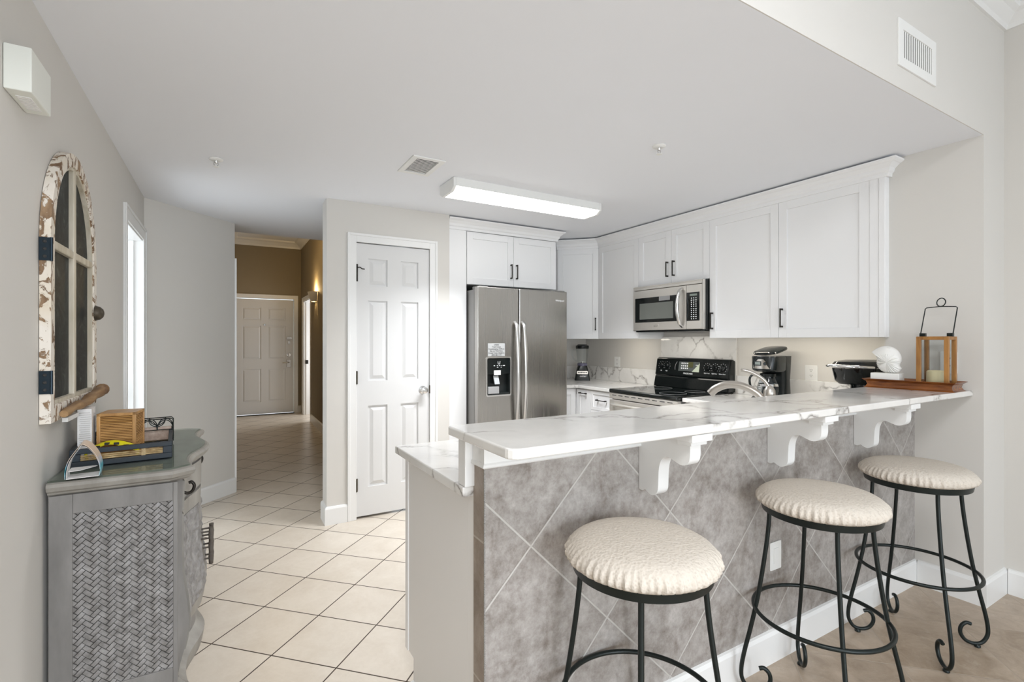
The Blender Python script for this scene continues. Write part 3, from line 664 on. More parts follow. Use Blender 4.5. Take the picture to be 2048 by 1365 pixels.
outlet('white outlet on the pier wall behind the wooden lantern', (XR, 1.094, 1.235), Y, NX, w=0.072, h=0.118)
outlet('small white switch plate at the hall corner beyond the pantry', (1.232, 7.45, 1.42), Y, NX, 'switch', 0.075, 0.13)

# ================================================================== APPLIANCES
# refrigerator
t = T('refrigerator', 'side by side stainless steel refrigerator with ice dispenser', 'refrigerator', (2.25, 4.1, 0))
O('body', MB().box(1.800, 2.706, 3.725, 4.48, 0.03, 1.785), 'steel_side', t, bevel=0.006)
for a_ in (1.81, 2.60): O('hinge_cover', MB().box(a_, a_ + 0.09, 3.66, 3.78, 1.786, 1.810), 'steel_side', t, bevel=0.004)
O('base_grille', MB().box(1.805, 2.70, 3.69, 3.73, 0.03, 0.095), 'black_plastic', t)
DZ0, DZ1 = 0.105, 1.802; DY0, DY1 = 3.65, 3.712
def hole_door(x0, x1, z0, z1, hx0, hx1, hz0, hz1, y0, y1):
    mb = MB(); xs = [x0, hx0, hx1, x1]; zs = [z0, hz0, hz1, z1]; v = []; f = []
    for y in (y0, y1):
        for z in zs:
            for x in xs: v.append((x, y, z))
    g = lambda k, i, j: k * 16 + j * 4 + i
    for j in range(3):
        for i in range(3):
            if i == 1 and j == 1: continue
            f.append((g(0, i, j), g(0, i + 1, j), g(0, i + 1, j + 1), g(0, i, j + 1))); f.append((g(1, i, j), g(1, i, j + 1), g(1, i + 1, j + 1), g(1, i + 1, j)))
    for i in range(3):
        f.append((g(0, i, 0), g(1, i, 0), g(1, i + 1, 0), g(0, i + 1, 0))); f.append((g(0, i, 3), g(0, i + 1, 3), g(1, i + 1, 3), g(1, i, 3)))
        f.append((g(0, 0, i), g(0, 0, i + 1), g(1, 0, i + 1), g(1, 0, i))); f.append((g(0, 3, i), g(1, 3, i), g(1, 3, i + 1), g(0, 3, i + 1)))
    f += [(g(0, 1, 1), g(1, 1, 1), g(1, 2, 1), g(0, 2, 1)), (g(0, 1, 2), g(0, 2, 2), g(1, 2, 2), g(1, 1, 2)), (g(0, 1, 1), g(0, 1, 2), g(1, 1, 2), g(1, 1, 1)), (g(0, 2, 1), g(1, 2, 1), g(1, 2, 2), g(0, 2, 2))]
    return mb.add(v, f)
fd = O('freezer_door', hole_door(1.797, 2.190, DZ0, DZ1, 1.885, 2.104, 0.897, 1.203, DY0, DY1), 'steel', t, bevel=0.005)
rd = O('fridge_door', MB().box(2.197, 2.710, DY0, DY1, DZ0, DZ1), 'steel', t, bevel=0.008)
O('door_seal', MB().box(1.806, 2.70, DY1, 3.727, DZ0, DZ1 - 0.01), 'black_plastic', t)
for d_, x in ((fd, 2.156), (rd, 2.231)):
    pth = [(x, DY0, 1.515), (x, DY0 - 0.018, 1.50)] + [(x, DY0 - 0.030 - 0.032 * math.sin(math.pi * k / 16), 1.485 - 0.86 * k / 16) for k in range(17)] + [(x, DY0 - 0.018, 0.61), (x, DY0, 0.595)]
    O('handle', MB().tube(pth, 0.019, 14, flat=0.6, up=X), 'handle_steel', d_, smooth=60)
bz = MB(); ro, ri = rrect(0.244, 0.333, 0.016, 5, 1.9945, 1.05), rrect(0.222, 0.311, 0.012, 5, 1.9945, 1.05)
def ring_prism(mb, po, pi_, O3, U, V, Wd, w0, w1):
    n = len(po); Ov, Uv, Vv, Wv = Vector(O3), Vector(U), Vector(V), Vector(Wd)
    rr = [[Ov + Uv * a + Vv * b + Wv * w for a, b in q] for q, w in ((po, w0), (po, w1), (pi_, w1), (pi_, w0))]
    rr.append(rr[0]); return mb.loft(rr, False)
O('dispenser_bezel', ring_prism(bz, ro, ri, (0, DY0, 0), X, Z, NY, -0.001, 0.005), 'handle_steel', fd)
cv = MB().box(1.884, 2.105, DY1 - 0.012, DY1 - 0.006, 0.896, 1.204).box(1.8845, 1.890, DY0 + 0.002, DY1 - 0.006, 0.897, 1.203).box(2.099, 2.1045, DY0 + 0.002, DY1 - 0.006, 0.897, 1.203).box(1.885, 2.104, DY0 + 0.002, DY1 - 0.006, 0.897, 0.912)
O('dispenser_cavity', cv, 'black_plastic', fd)
O('control_panel', MB().box(1.886, 2.103, DY0 - 0.002, DY0 + 0.03, 1.072, 1.202), 'black_gloss', fd)
O('ice_paddle', MB().ob((1.950, DY0 + 0.012, 1.058), X, (0.12, -0.15, -1), NY, 0, 0.048, 0, 0.074, -0.012, 0.0), 'pale_grey_plastic', fd, bevel=0.003)
O('dispenser_sticker', MB().box(1.948, 2.012, DY0 - 0.003, DY0 - 0.0018, 1.063, 1.102), 'paper', fd)
O('water_tray', MB().box(1.895, 2.0, DY0 + 0.001, DY0 + 0.02, 0.905, 0.965), 'grey_ink', fd, bevel=0.003)
O('cup_icon', MB().tube([(1.985, DY0 - 0.003, 1.178), (1.988, DY0 - 0.003, 1.154), (2.002, DY0 - 0.003, 1.154), (2.005, DY0 - 0.003, 1.178)], 0.0022, 6).box(1.945, 1.958, DY0 - 0.0035, DY0 - 0.002, 1.139, 1.144).box(1.975, 1.985, DY0 - 0.0035, DY0 - 0.002, 1.139, 1.143).box(1.995, 2.008, DY0 - 0.0035, DY0 - 0.002, 1.139, 1.143).box(2.018, 2.024, DY0 - 0.0035, DY0 - 0.002, 1.139, 1.143).box(2.034, 2.052, DY0 - 0.0035, DY0 - 0.002, 1.139, 1.145).box(1.975, 1.99, DY0 - 0.0035, DY0 - 0.002, 1.127, 1.130).box(2.012, 2.022, DY0 - 0.0035, DY0 - 0.002, 1.127, 1.130), 'white_ink', fd)
text('maker_logo', 'Whirlpool', 0.023, (2.627, DY0 - 0.0015, 1.716), X, Z, 'white_ink', rd)
nt_ = T('notice', 'clear printed notice stuck on the freezer door above the dispenser', 'sign', (1.97, DY0 - 0.002, 1.28))
O('sheet', MB().box(1.890, 2.053, DY0 - 0.002, DY0 - 0.0008, 1.222, 1.330), 'sign', nt_)
for s_, z, sz in (('LINENS', 1.317, 0.0145), ('Trash Chute', 1.300, 0.0165), ('Housekeeping: 10:00 am', 1.283, 0.0152), ('Rec. on Third Floor,', 1.266, 0.0152), ('Crystal Tower Details at', 1.249, 0.0152), ('(850) 682-1174', 1.232, 0.0150)):
    text('lettering', s_, sz, (1.9715, DY0 - 0.0028, z), X, Z, 'black_ink', nt_, ext=0.0004)

# stove
RY0, RY1, RX = 2.568, 3.332, 2.935
t = T('stove', 'freestanding electric stove with black glass top and steel front', 'stove', (3.25, 2.95, 0))
O('body', MB().box(RX + 0.04, XK - 0.024, RY0, RY1, 0.03, 0.895).box(RX + 0.09, XK - 0.024, RY0 + 0.01, RY1 - 0.01, 0, 0.03), 'steel_side', t)
O('cooktop', MB().box(RX - 0.006, XK - 0.024, RY0 - 0.001, RY1 + 0.001, 0.895, 0.930), 'black_gloss', t, bevel=0.012, segs=4)
for (x, y, r) in ((3.10, 2.76, 0.105), (3.10, 3.14, 0.08), (3.36, 2.76, 0.08), (3.36, 3.14, 0.105)):
    pts = [(x + r * math.cos(a * 0.1963), y + r * math.sin(a * 0.1963), 0.9302) for a in range(32)]
    O('burner', MB().tube(pts, 0.0012, 4, closed=True), 'grey_ink', t)
O('front_panel', MB().box(RX, RX + 0.045, RY0 + 0.002, RY1 - 0.002, 0.845, 0.894), 'steel_h', t, bevel=0.003)
for k in range(9): O('vent_slot', MB().box(RX - 0.001, RX + 0.01, RY0 + 0.05 + k * 0.078, RY0 + 0.10 + k * 0.078, 0.874, 0.880), 'dark_slot', t)
od = O('oven_door', MB().box(RX, RX + 0.045, RY0 + 0.002, RY1 - 0.002, 0.27, 0.838), 'steel_h', t, bevel=0.004)
O('oven_window', MB().box(RX - 0.002, RX + 0.01, RY0 + 0.10, RY1 - 0.10, 0.38, 0.70), 'black_gloss', od, bevel=0.002)
O('handle', MB().tube([(RX, RY0 + 0.06, 0.795), (RX - 0.035, RY0 + 0.07, 0.80), (RX - 0.045, RY0 + 0.12, 0.80), (RX - 0.045, RY1 - 0.12, 0.80), (RX - 0.035, RY1 - 0.07, 0.80), (RX, RY1 - 0.06, 0.795)], 0.013, 10), 'steel_h', od, smooth=50)
O('warming_drawer', MB().box(RX, RX + 0.045, RY0 + 0.002, RY1 - 0.002, 0.05, 0.262), 'steel_h', t, bevel=0.004)
# backguard (leans back slightly)
GY0, GY1 = 2.556, 3.355
bp = [(3.500, 0.9302), (3.597, 0.9302), (3.597, 1.196), (3.560, 1.198), (3.545, 1.190), (3.520, 1.040), (3.528, 1.030), (3.520, 1.020)]
bg = O('backguard', MB().prism(bp, (0, 0, 0), X, Z, Y, GY0 + 0.012, GY1 - 0.012).prism([(a + (0.006 if a < 3.59 else 0), b - (0.008 if b > 1.1 else 0)) for a, b in bp], (0, 0, 0), X, Z, Y, GY0, GY1), 'black_gloss', t, bevel=0.004)
Vg = Vector((0.025, 0, 0.15)).normalized(); Wg = Vector((-0.15, 0, 0.025)).normalized()
def gp(y, s): return Vector((3.520, y, 1.040)) + Vg * s
for y in (3.28, 3.215, 2.775, 2.70, 2.625):
    big = y < 3
    kn = MB().lathe([(0.027 if big else 0.022, 0), (0.025 if big else 0.020, 0.012), (0.020 if big else 0.016, 0.016), (0.018 if big else 0.014, 0.022)], gp(y, 0.085), Wg, 20)
    kn.ob(gp(y, 0.085), Y, Vg, Wg, -0.005, 0.005, -0.02, 0.02, 0.016, 0.028)
    O('knob', kn, 'black_gloss', bg, smooth=30)
    dots = MB()
    for k in range(9):
        a = R(-40 + 32.5 * k)
        dots.ob(gp(y, 0.085) + Vector(Y) * (0.036 * math.cos(a)) + Vg * (0.036 * math.sin(a)), Y, Vg, Wg, -0.0016, 0.0016, -0.0016, 0.0016, 0, 0.0008)
    O('knob_marks', dots, 'white_ink', bg)
cp = MB().ob(gp(2.93, 0.085), Y, Vg, Wg, -0.075, 0.150, -0.042, 0.042, 0, 0.0012)
O('keypad', cp, mat('dark_grey_keypad', (0.09, 0.10, 0.095), 0.3), bg)
bt = MB()
for i in range(4):
    for j in range(3): bt.ob(gp(3.045 - i * 0.021, 0.112 - j * 0.022), Y, Vg, Wg, -0.006, 0.006, -0.006, 0.006, 0.001, 0.002)
for i in range(3): bt.ob(gp(2.89 - i * 0.014, 0.10), Y, Vg, Wg, -0.004, 0.004, -0.004, 0.004, 0.001, 0.002)
O('keypad_buttons', bt, 'white_ink', bg)
O('clock_display', MB().ob(gp(2.955, 0.095), Y, Vg, Wg, -0.032, 0.022, -0.018, 0.03, 0.001, 0.0025), 'amber_lcd', bg)
O('energy_sticker', MB().prism([(0.0, 0.0), (0.075, -0.0), (0.0, 0.078)], gp(2.855, 0.040), Y, Vg, Wg, 0.001, 0.0022), mat('pale_green_sticker', (0.55, 0.60, 0.47), 0.4), bg)
text('maker_logo', 'FRIGIDAIRE', 0.020, gp(2.97, 0.022) + Wg * 0.0008, NY, Vg, 'white_ink', bg)
for s_, y in (('Off', 3.28), ('High', 3.215), ('Right Front', 2.775), ('Right Rear', 2.70), ('Warm Zone', 2.625)): text('lettering', s_, 0.0125, gp(y, 0.036) + Wg * 0.0008, NY, Vg, 'white_ink', bg)
O('silver_arc', MB().tube([gp(3.10, 0.125) + Wg * 0.001, gp(3.115, 0.10) + Wg * 0.001, gp(3.12, 0.075) + Wg * 0.001, gp(3.116, 0.05) + Wg * 0.001], 0.003, 6), 'chrome', bg)

# microwave
MX, MY0, MY1, MZ0, MZ1 = 3.222, 2.585, 3.333, 1.437, 1.838
t = T('microwave', 'stainless over the range microwave hung below the short cabinet', 'microwave', (3.42, 2.96, MZ0))
O('body', MB().box(MX + 0.032, XK - 0.023, MY0 - 0.015, MY1, MZ0, MZ1), 'black_plastic', t, bevel=0.003)
O('top_grille', MB().box(MX + 0.004, MX + 0.035, MY0, MY1, MZ1 - 0.033, MZ1).box(MX + 0.002, MX + 0.03, MY0, MY1, MZ1 - 0.012, MZ1 - 0.006), 'steel_h', t, bevel=0.002)
O('side_trim', MB().box(MX + 0.006, MX + 0.07, MY0 - 0.012, MY0 - 0.001, MZ0 + 0.006, MZ1), 'steel_h', t, bevel=0.003)
md = O('door', MB().box(MX, MX + 0.032, 2.735, MY1, MZ0 + 0.008, MZ1 - 0.037), 'steel_h', t, bevel=0.004)
O('door_window', MB().box(MX - 0.0025, MX + 0.01, 2.81, MY1 - 0.028, MZ0 + 0.078, MZ1 - 0.105), 'black_gloss', md, bevel=0.002)
O('window_mesh', MB().box(MX - 0.0032, MX + 0.01, 2.865, MY1 - 0.085, MZ0 + 0.105, MZ1 - 0.155), mat('grey_window_mesh', (0.16, 0.17, 0.155), 0.18), md)
hpth = [(MX, 2.775, MZ0 + 0.03), (MX - 0.02, 2.776, MZ0 + 0.042)] + [(MX - 0.032 - 0.03 * math.sin(math.pi * k / 12), 2.777 + 0.0 * k, MZ0 + 0.055 + 0.262 * k / 12) for k in range(13)] + [(MX - 0.02, 2.776, MZ0 + 0.33), (MX, 2.775, MZ0 + 0.342)]
O('handle', MB().tube(hpth, 0.016, 12, flat=0.65, up=Y), 'handle_steel', md, smooth=60)
O('logo_badge', MB().box(MX - 0.0015, MX + 0.01, 3.035, 3.085, MZ0 + 0.047, MZ0 + 0.051).box(MX - 0.0015, MX + 0.01, 3.030, 3.034, MZ0 + 0.045, MZ0 + 0.063).box(MX - 0.0012, MX + 0.01, 3.038, 3.083, MZ0 + 0.036, MZ0 + 0.041), 'chrome', md)
O('door_sticker', MB().box(MX - 0.0035, MX - 0.0025, 2.90, 3.02, MZ1 - 0.142, MZ1 - 0.106), 'grey_ink', md)
mc = O('control_fascia', MB().box(MX, MX + 0.032, MY0, 2.732, MZ0 + 0.008, MZ1 - 0.037), 'steel_h', t, bevel=0.004)
O('keypad', MB().box(MX - 0.002, MX + 0.01, MY0 + 0.018, 2.728, MZ0 + 0.075, MZ1 - 0.098), 'black_gloss', mc, bevel=0.001)
bt = MB()
for i in range(3):
    for j in range(11):
        w_ = 0.006 if j % 4 == 1 else 0.004
        bt.box(MX - 0.003, MX - 0.002, 2.635 + i * 0.022 - w_, 2.635 + i * 0.022 + w_, 1.524 + j * 0.0165, 1.524 + j * 0.0165 + (0.008 if j != 5 else 0.004))
O('keypad_buttons', bt, 'white_ink', mc)
O('clock_display', MB().box(MX - 0.003, MX - 0.002, 2.625, 2.695, 1.711, 1.727), 'lcd', mc)
hl_ = area('cooktop_fill', (3.40, 2.95, MZ0 - 0.012), (0, 0, 0), 0.12, 0.5, 1.0, (1.0, 0.95, 0.86)); hl_.parent = t; hl_.location = (-0.02, -0.01, -0.012)  # added fill to brighten the splash wall under the microwave
O('underside_plate', MB().box(MX + 0.03, XK - 0.05, MY0, MY1 - 0.01, MZ0 - 0.008, MZ0), 'black_plastic', t)

# ================================================================== THINGS ON THE WORKTOPS
# faucet
FXc, FYc = 2.345, 1.475
t = T('faucet', 'brushed nickel single lever faucet rising behind the bar top', 'faucet', (FXc, FYc, CT))
O('faucet_body', MB().lathe([(0.032, 0), (0.032, 0.006), (0.027, 0.012), (0.025, 0.10), (0.027, 0.14), (0.029, 0.16), (0.026, 0.185), (0.014, 0.205), (0.004, 0.211)], (FXc, FYc, CT), Z, 28), 'nickel', t, smooth=40)
sp = catmull([(FXc - 0.005, FYc + 0.01, CT + 0.10), (FXc - 0.02, FYc + 0.045, CT + 0.158), (FXc - 0.045, FYc + 0.11, CT + 0.196), (FXc - 0.075, FYc + 0.18, CT + 0.202), (FXc - 0.098, FYc + 0.235, CT + 0.178), (FXc - 0.108, FYc + 0.262, CT + 0.150)], 6)
O('spout', MB().tube(sp, [0.017 + 0.005 * (k / (len(sp) - 1)) for k in range(len(sp))], 16), 'nickel', t, smooth=50)
lv = catmull([(FXc, FYc, CT + 0.195), (FXc - 0.018, FYc + 0.02, CT + 0.235), (FXc - 0.05, FYc + 0.055, CT + 0.268), (FXc - 0.075, FYc + 0.085, CT + 0.281), (FXc - 0.085, FYc + 0.10, CT + 0.283)], 6)
O('lever', MB().tube(lv, [0.011 + 0.003 * math.sin(math.pi * k / (len(lv) - 1)) for k in range(len(lv))], 12, flat=0.7), 'nickel', t, smooth=50)

# drip coffee maker (faces the room, -X / +Y)
t = T('coffee_maker', 'black drip coffee maker with its lid propped open beside the stove', 'coffee maker', (3.40, 2.13, CT), rz=R(4))
kw = dict(world=False)
def rr3(w, d, r, z, cx=0.0, cy=0.0, n=5): return [(a, b, z) for a, b in rrect(w, d, r, n, cx, cy)]
# local: front = -X, width along Y
O('base', MB().loft([rr3(0.25, 0.19, 0.05, 0.0), rr3(0.25, 0.19, 0.05, 0.022), rr3(0.235, 0.175, 0.05, 0.032)]), 'black_plastic', t, smooth=40, **kw)
O('tower', MB().loft([rr3(0.105, 0.185, 0.03, 0.02, 0.07), rr3(0.085, 0.175, 0.03, 0.15, 0.078), rr3(0.10, 0.185, 0.03, 0.24, 0.072), rr3(0.12, 0.19, 0.03, 0.322, 0.065)]), 'black_plastic', t, smooth=40, **kw)
O('brew_head', MB().loft([rr3(0.20, 0.17, 0.07, 0.212, -0.015), rr3(0.225, 0.185, 0.075, 0.225, -0.02), rr3(0.232, 0.19, 0.075, 0.315, -0.02), rr3(0.225, 0.185, 0.07, 0.322, -0.02)]), 'black_plastic', t, smooth=40, **kw)
lid = MB().loft([[(-0.125 + 0.25 * ((a + 0.12) / 0.24) if False else a, b, 0.328 + (0.5 * (a + 0.13) * 0.42) + dz) for a, b, z in rr3(0.25 * sc_, 0.18 * sc_, 0.08 * sc_, 0, -0.005)] for dz, sc_ in ((0, 0.98), (0.006, 1.0), (0.014, 0.96), (0.020, 0.7))])
O('lid', lid, 'black_gloss', t, smooth=40, **kw)
fp = MB()
arc = [(-0.02 - 0.116 * math.cos(R(a)), 0.02 + 0.085 * math.sin(R(a)) * 1.1) for a in range(-48, 49, 12)]
fp.loft([[(x, y, 0.232) for x, y in arc], [(x, y, 0.302) for x, y in arc]], cap=False, closed=False)
fp = MB().loft([[(-0.136 - 0.0 + (abs(y) / 0.062) ** 3 * 0.018, y, z) for y in (-0.062, -0.04, -0.02, 0, 0.02, 0.04, 0.062)] + [(-0.12, y, z) for y in (0.062, -0.062)] for z in (0.234, 0.302)])
fpo = O('front_plate', fp, 'nickel', t, smooth=30, **kw)
O('clock_display', MB().box(-0.139, -0.134, -0.005, 0.042, 0.255, 0.287), 'black_plastic', fpo, **kw)
O('clock_digits', MB().box(-0.1400, -0.138, 0.0, 0.037, 0.263, 0.281), 'lcd', fpo, **kw)
O('dial', MB().lathe([(0.012, 0), (0.010, 0.008)], (-0.134, -0.032, 0.27), NX, 18), 'black_plastic', fpo, **kw)
ca = O('carafe', MB().lathe([(0.045, 0.034), (0.066, 0.040), (0.072, 0.075), (0.070, 0.11), (0.052, 0.16), (0.048, 0.18), (0.050, 0.186)], (-0.035, 0, 0), Z, 28, cap=False), 'coffee_glass', t, smooth=60, **kw)
O('carafe_lid', MB().lathe([(0.053, 0.176), (0.054, 0.196), (0.03, 0.205)], (-0.035, 0, 0), Z, 24), 'black_plastic', ca, smooth=40, **kw)
O('carafe_band', MB().lathe([(0.069, 0.108), (0.071, 0.108), (0.066, 0.124), (0.064, 0.124)], (-0.035, 0, 0), Z, 28, cap=False), 'chrome', ca, **kw)
O('carafe_handle', MB().tube(catmull([(-0.075, 0.045, 0.185), (-0.105, 0.078, 0.183), (-0.118, 0.090, 0.15), (-0.108, 0.082, 0.09), (-0.085, 0.05, 0.07)], 5), 0.009, 10, flat=0.7), 'black_plastic', ca, smooth=50, **kw)
mk = MB()
for k in range(6): mk.ob((-0.035, 0, 0.055 + k * 0.016), (-0.93, 0.36, 0), (-0.36, -0.93, 0), Z, 0.0685 - 0.0012 * max(0, k - 3) ** 2, 0.0725 - 0.0012 * max(0, k - 3) ** 2, -0.010, 0.010, 0, 0.003)
O('carafe_marks', mk, 'white_ink', ca, **kw)

# pod coffee maker by the pier (front turned to -X)
t = T('pod_coffee_maker', 'glossy black pod coffee maker behind the seashell and tray', 'coffee maker', (3.405, 1.545, CT), rz=R(-22))
O('base', MB().loft([rr3(0.28, 0.19, 0.06, 0.0, -0.01), rr3(0.28, 0.19, 0.06, 0.02, -0.01), rr3(0.27, 0.18, 0.06, 0.026, -0.01)]), 'black_plastic', t, smooth=40, **kw)
O('tower', MB().loft([rr3(0.17, 0.20, 0.07, 0.02, 0.06), rr3(0.17, 0.205, 0.07, 0.18, 0.06), rr3(0.18, 0.21, 0.07, 0.262, 0.06)]), 'black_gloss', t, smooth=40, **kw)
O('brew_head', MB().loft([rr3(0.15, 0.14, 0.06, 0.165, -0.055), rr3(0.19, 0.17, 0.07, 0.185, -0.055), rr3(0.22, 0.19, 0.075, 0.262, -0.055)]), 'black_gloss', t, smooth=40, **kw)
O('lid', MB().loft([rr3(0.33, 0.205, 0.09, 0.265, 0.0), rr3(0.34, 0.212, 0.095, 0.28, 0.0), rr3(0.31, 0.19, 0.085, 0.302, 0.002), rr3(0.2, 0.12, 0.055, 0.314, 0.01)]), 'black_gloss', t, smooth=40, **kw)
pth = catmull([(-0.02, -0.108, 0.270), (-0.12, -0.104, 0.275), (-0.185, -0.06, 0.278), (-0.205, 0.0, 0.279), (-0.185, 0.06, 0.278), (-0.12, 0.104, 0.275), (-0.02, 0.108, 0.270)], 6)
O('handle', MB().tube(pth, 0.011, 10, flat=0.75), 'chrome', t, smooth=50, **kw)

# blender in the corner
BXc, BYc = 3.40, 4.30
t = T('blender', 'kitchen blender with clear jar and black base in the corner', 'blender', (BXc, BYc, CT), rz=R(-38))
# local: front = -Y
def sq(w, z, r=0.02): return rr3(w, w, r, z)
O('base', MB().loft([sq(0.168, 0.0), sq(0.168, 0.012), sq(0.150, 0.06), sq(0.122, 0.125, 0.03), sq(0.10, 0.16, 0.035)]), 'black_plastic', t, smooth=35, **kw)
O('control_plate', MB().prism(rrect(0.118, 0.034, 0.008), (0, -0.0765, 0.086), X, (0, 0.2, 0.98), (0, -0.98, 0.2), -0.006, 0.0045), 'nickel', t, **kw)
bt = MB()
for i in range(6): bt.ob((-0.043 + i * 0.0172, -0.0765, 0.086), X, (0, 0.2, 0.98), (0, -0.98, 0.2), -0.0065, 0.0065, -0.006, 0.006, 0.004, 0.007)
O('buttons', bt, 'black_plastic', t, **kw)
text('maker_logo', 'oster', 0.034, (0.008, -0.0835, 0.047), X, (0, 0.2, 0.98), 'white_ink', t, world=False)
jr = O('jar', MB().lathe([(0.048, 0.165), (0.052, 0.185), (0.062, 0.26), (0.070, 0.352), (0.066, 0.352), (0.058, 0.26), (0.048, 0.19), (0.02, 0.186)], (0, 0, 0), Z, 28, cap=False), 'glass', t, smooth=50, **kw)
O('jar_handle', MB().tube(catmull([(-0.064, 0.0, 0.335), (-0.105, 0.0, 0.325), (-0.112, 0.0, 0.285), (-0.098, 0, 0.235), (-0.060, 0.0, 0.205)], 5), 0.009, 10), 'glass', jr, smooth=50, **kw)
O('jar_collar', MB().lathe([(0.054, 0.155), (0.054, 0.183), (0.05, 0.187)], (0, 0, 0), Z, 24, cap=False), mat('violet_grey_collar', (0.16, 0.15, 0.22), 0.2), t, smooth=40, **kw)
O('blade', MB().lathe([(0.012, 0.186), (0.012, 0.20)], (0, 0, 0), Z, 12).ob((0, 0, 0.2), X, Y, Z, -0.035, 0.035, -0.006, 0.006, 0, 0.003), 'chrome', jr, **kw)
O('lid', MB().lathe([(0.069, 0.345), (0.073, 0.352), (0.073, 0.378), (0.055, 0.384), (0.05, 0.392), (0.02, 0.393)], (0, 0, 0), Z, 28), 'black_plastic', t, smooth=40, **kw)

# tray with lantern and seashell on the bar
BT = 1.0945
TR = R(3.5); TC = (3.178, 1.198, BT)
t = T('serving_tray', 'red brown wooden tray with flared rim on the right end of the bar', 'tray', TC, rz=TR)
hl, hw = 0.206, 0.100
O('bottom', MB().box(-hw + 0.03, hw - 0.03, -hl + 0.03, hl - 0.03, 0.0, 0.010), 'traywood', t, **kw)
prf = [(0.0, 0.0), (0.012, 0.0), (0.024, 0.012), (0.027, 0.024), (0.022, 0.036), (0.004, 0.047), (-0.003, 0.047), (0.006, 0.034), (0.008, 0.02), (0.0, 0.008)]
# out = inward offset; rim flares outward at top and bottom
rim = MB(); cs = [(-hw, -hl), (hw, -hl), (hw, hl), (-hw, hl)]
rings = []
for (sx, sy) in ((-1, -1), (1, -1), (1, 1), (-1, 1), (-1, -1)):
    rings.append([(sx * (hw - o), sy * (hl - o), z) for o, z in [(0.010, 0.0), (0.018, 0.006), (0.024, 0.018), (0.020, 0.034), (0.004, 0.046), (0.007, 0.048), (0.024, 0.038), (0.032, 0.02), (0.032, 0.0)]])
O('rim', rim.loft(rings, False), 'traywood', t, **kw)

LC = (3.186, 1.098, BT + 0.0105)
t = T('lantern', 'honey wood candle lantern with black wire handle standing in the tray', 'lantern', LC, rz=TR)
lw, lh, ps = 0.066, 0.268, 0.019
for sx in (-1, 1):
    for sy in (-1, 1): O('post', MB().box(sx * lw if sx < 0 else lw - ps, (sx * lw + ps) if sx < 0 else lw, sy * lw if sy < 0 else lw - ps, (sy * lw + ps) if sy < 0 else lw, 0.0, lh), 'lampwood', t, bevel=0.0015, **kw)
def frame_sq(z0, z1):
    mb = MB(); i = lw - 0.001; q = lw - ps
    return mb.box(-i, i, -i, -q, z0, z1).box(-i, i, q, i, z0, z1).box(-i, -q, -q, q, z0, z1).box(q, i, -q, q, z0, z1)
O('top_frame', frame_sq(lh - 0.017, lh + 0.0005), 'lampwood', t, bevel=0.0015, **kw)
O('bottom_plate', MB().box(-lw + 0.001, lw - 0.001, -lw + 0.001, lw - 0.001, 0.0, 0.016), 'lampwood', t, bevel=0.0015, **kw)
for (sx, sy) in ((-1, 0), (1, 0), (0, -1), (0, 1)):
    gmb = MB()
    if sx: gmb.box(sx * 0.056 - 0.001, sx * 0.056 + 0.001, -lw + ps, lw - ps, 0.016, lh - 0.017)
    else: gmb.box(-lw + ps, lw - ps, sy * 0.056 - 0.001, sy * 0.056 + 0.001, 0.016, lh - 0.017)
    O('glass_pane', gmb, 'glass', t, **kw)
for s in (-1, 1): O('handle_bracket', MB().box(-0.012, 0.012, s * 0.056 - 0.012, s * 0.056 + 0.012, lh, lh + 0.018), 'iron', t, bevel=0.001, **kw)
HT = lh + 0.155
hp_ = [(0, 0.066, lh + 0.012), (0.068, 0.066, HT - 0.006), (0.070, 0.060, HT), (0.070, 0.006, HT + 0.004), (0.070, -0.006, HT + 0.004), (0.070, -0.060, HT), (0.068, -0.066, HT - 0.006), (0, -0.066, lh + 0.012)]
O('bail_handle', MB().tube(hp_, 0.0026, 8), 'iron', t, **kw)
O('handle_ring', MB().tube([(0.070 + 0.006 * math.sin(R(a)), 0.018 * math.cos(R(a)), HT + 0.026 + 0.022 * math.sin(R(a))) for a in range(0, 360, 15)], 0.0026, 8, closed=True), 'iron', t, **kw)
tag(O('candle', MB().lathe([(0.040, 0.0), (0.041, 0.008), (0.040, 0.070), (0.034, 0.076), (0.02, 0.070)], LC[:2] + (LC[2] + 0.0165,), Z, 28), 'candle', None, smooth=40), 'ivory pillar candle inside the wooden lantern', 'candle')

t = T('seashell_ornament', 'white ceramic nautilus shell ornament on a square block', 'ornament', (3.135, 1.297, BT + 0.0105), rz=TR)
O('plinth', MB().box(-0.038, 0.038, -0.066, 0.066, 0, 0.070), 'ceramic', t, bevel=0.003, **kw)
def nautilus():
    rings = []; n = 28; ns = 72
    for i in range(ns + 1):
        th = -0.25 * math.pi + (2.15 * math.pi) * i / ns          # angle around the coil
        k = i / ns
        rad = 0.008 + 0.052 * (k ** 1.1)                    # tube radius grows
        cen = 0.012 + 0.042 * (k ** 1.05)                    # distance of tube centre from coil centre
        ca, sa = math.cos(th), math.sin(th)
        ring = []
        for j in range(n):
            ph = 2 * math.pi * j / n
            rib = 1 + 0.035 * math.sin(ns * 0.9 * k * 2 + 2.0 * math.cos(ph)) * (1 if ca * sa < 2 else 1)
            q = rad * rib
            rr_ = cen + q * math.cos(ph)
            ring.append((q * 0.62 * math.sin(ph), rr_ * ca, rr_ * sa))
        rings.append(ring)
    return rings
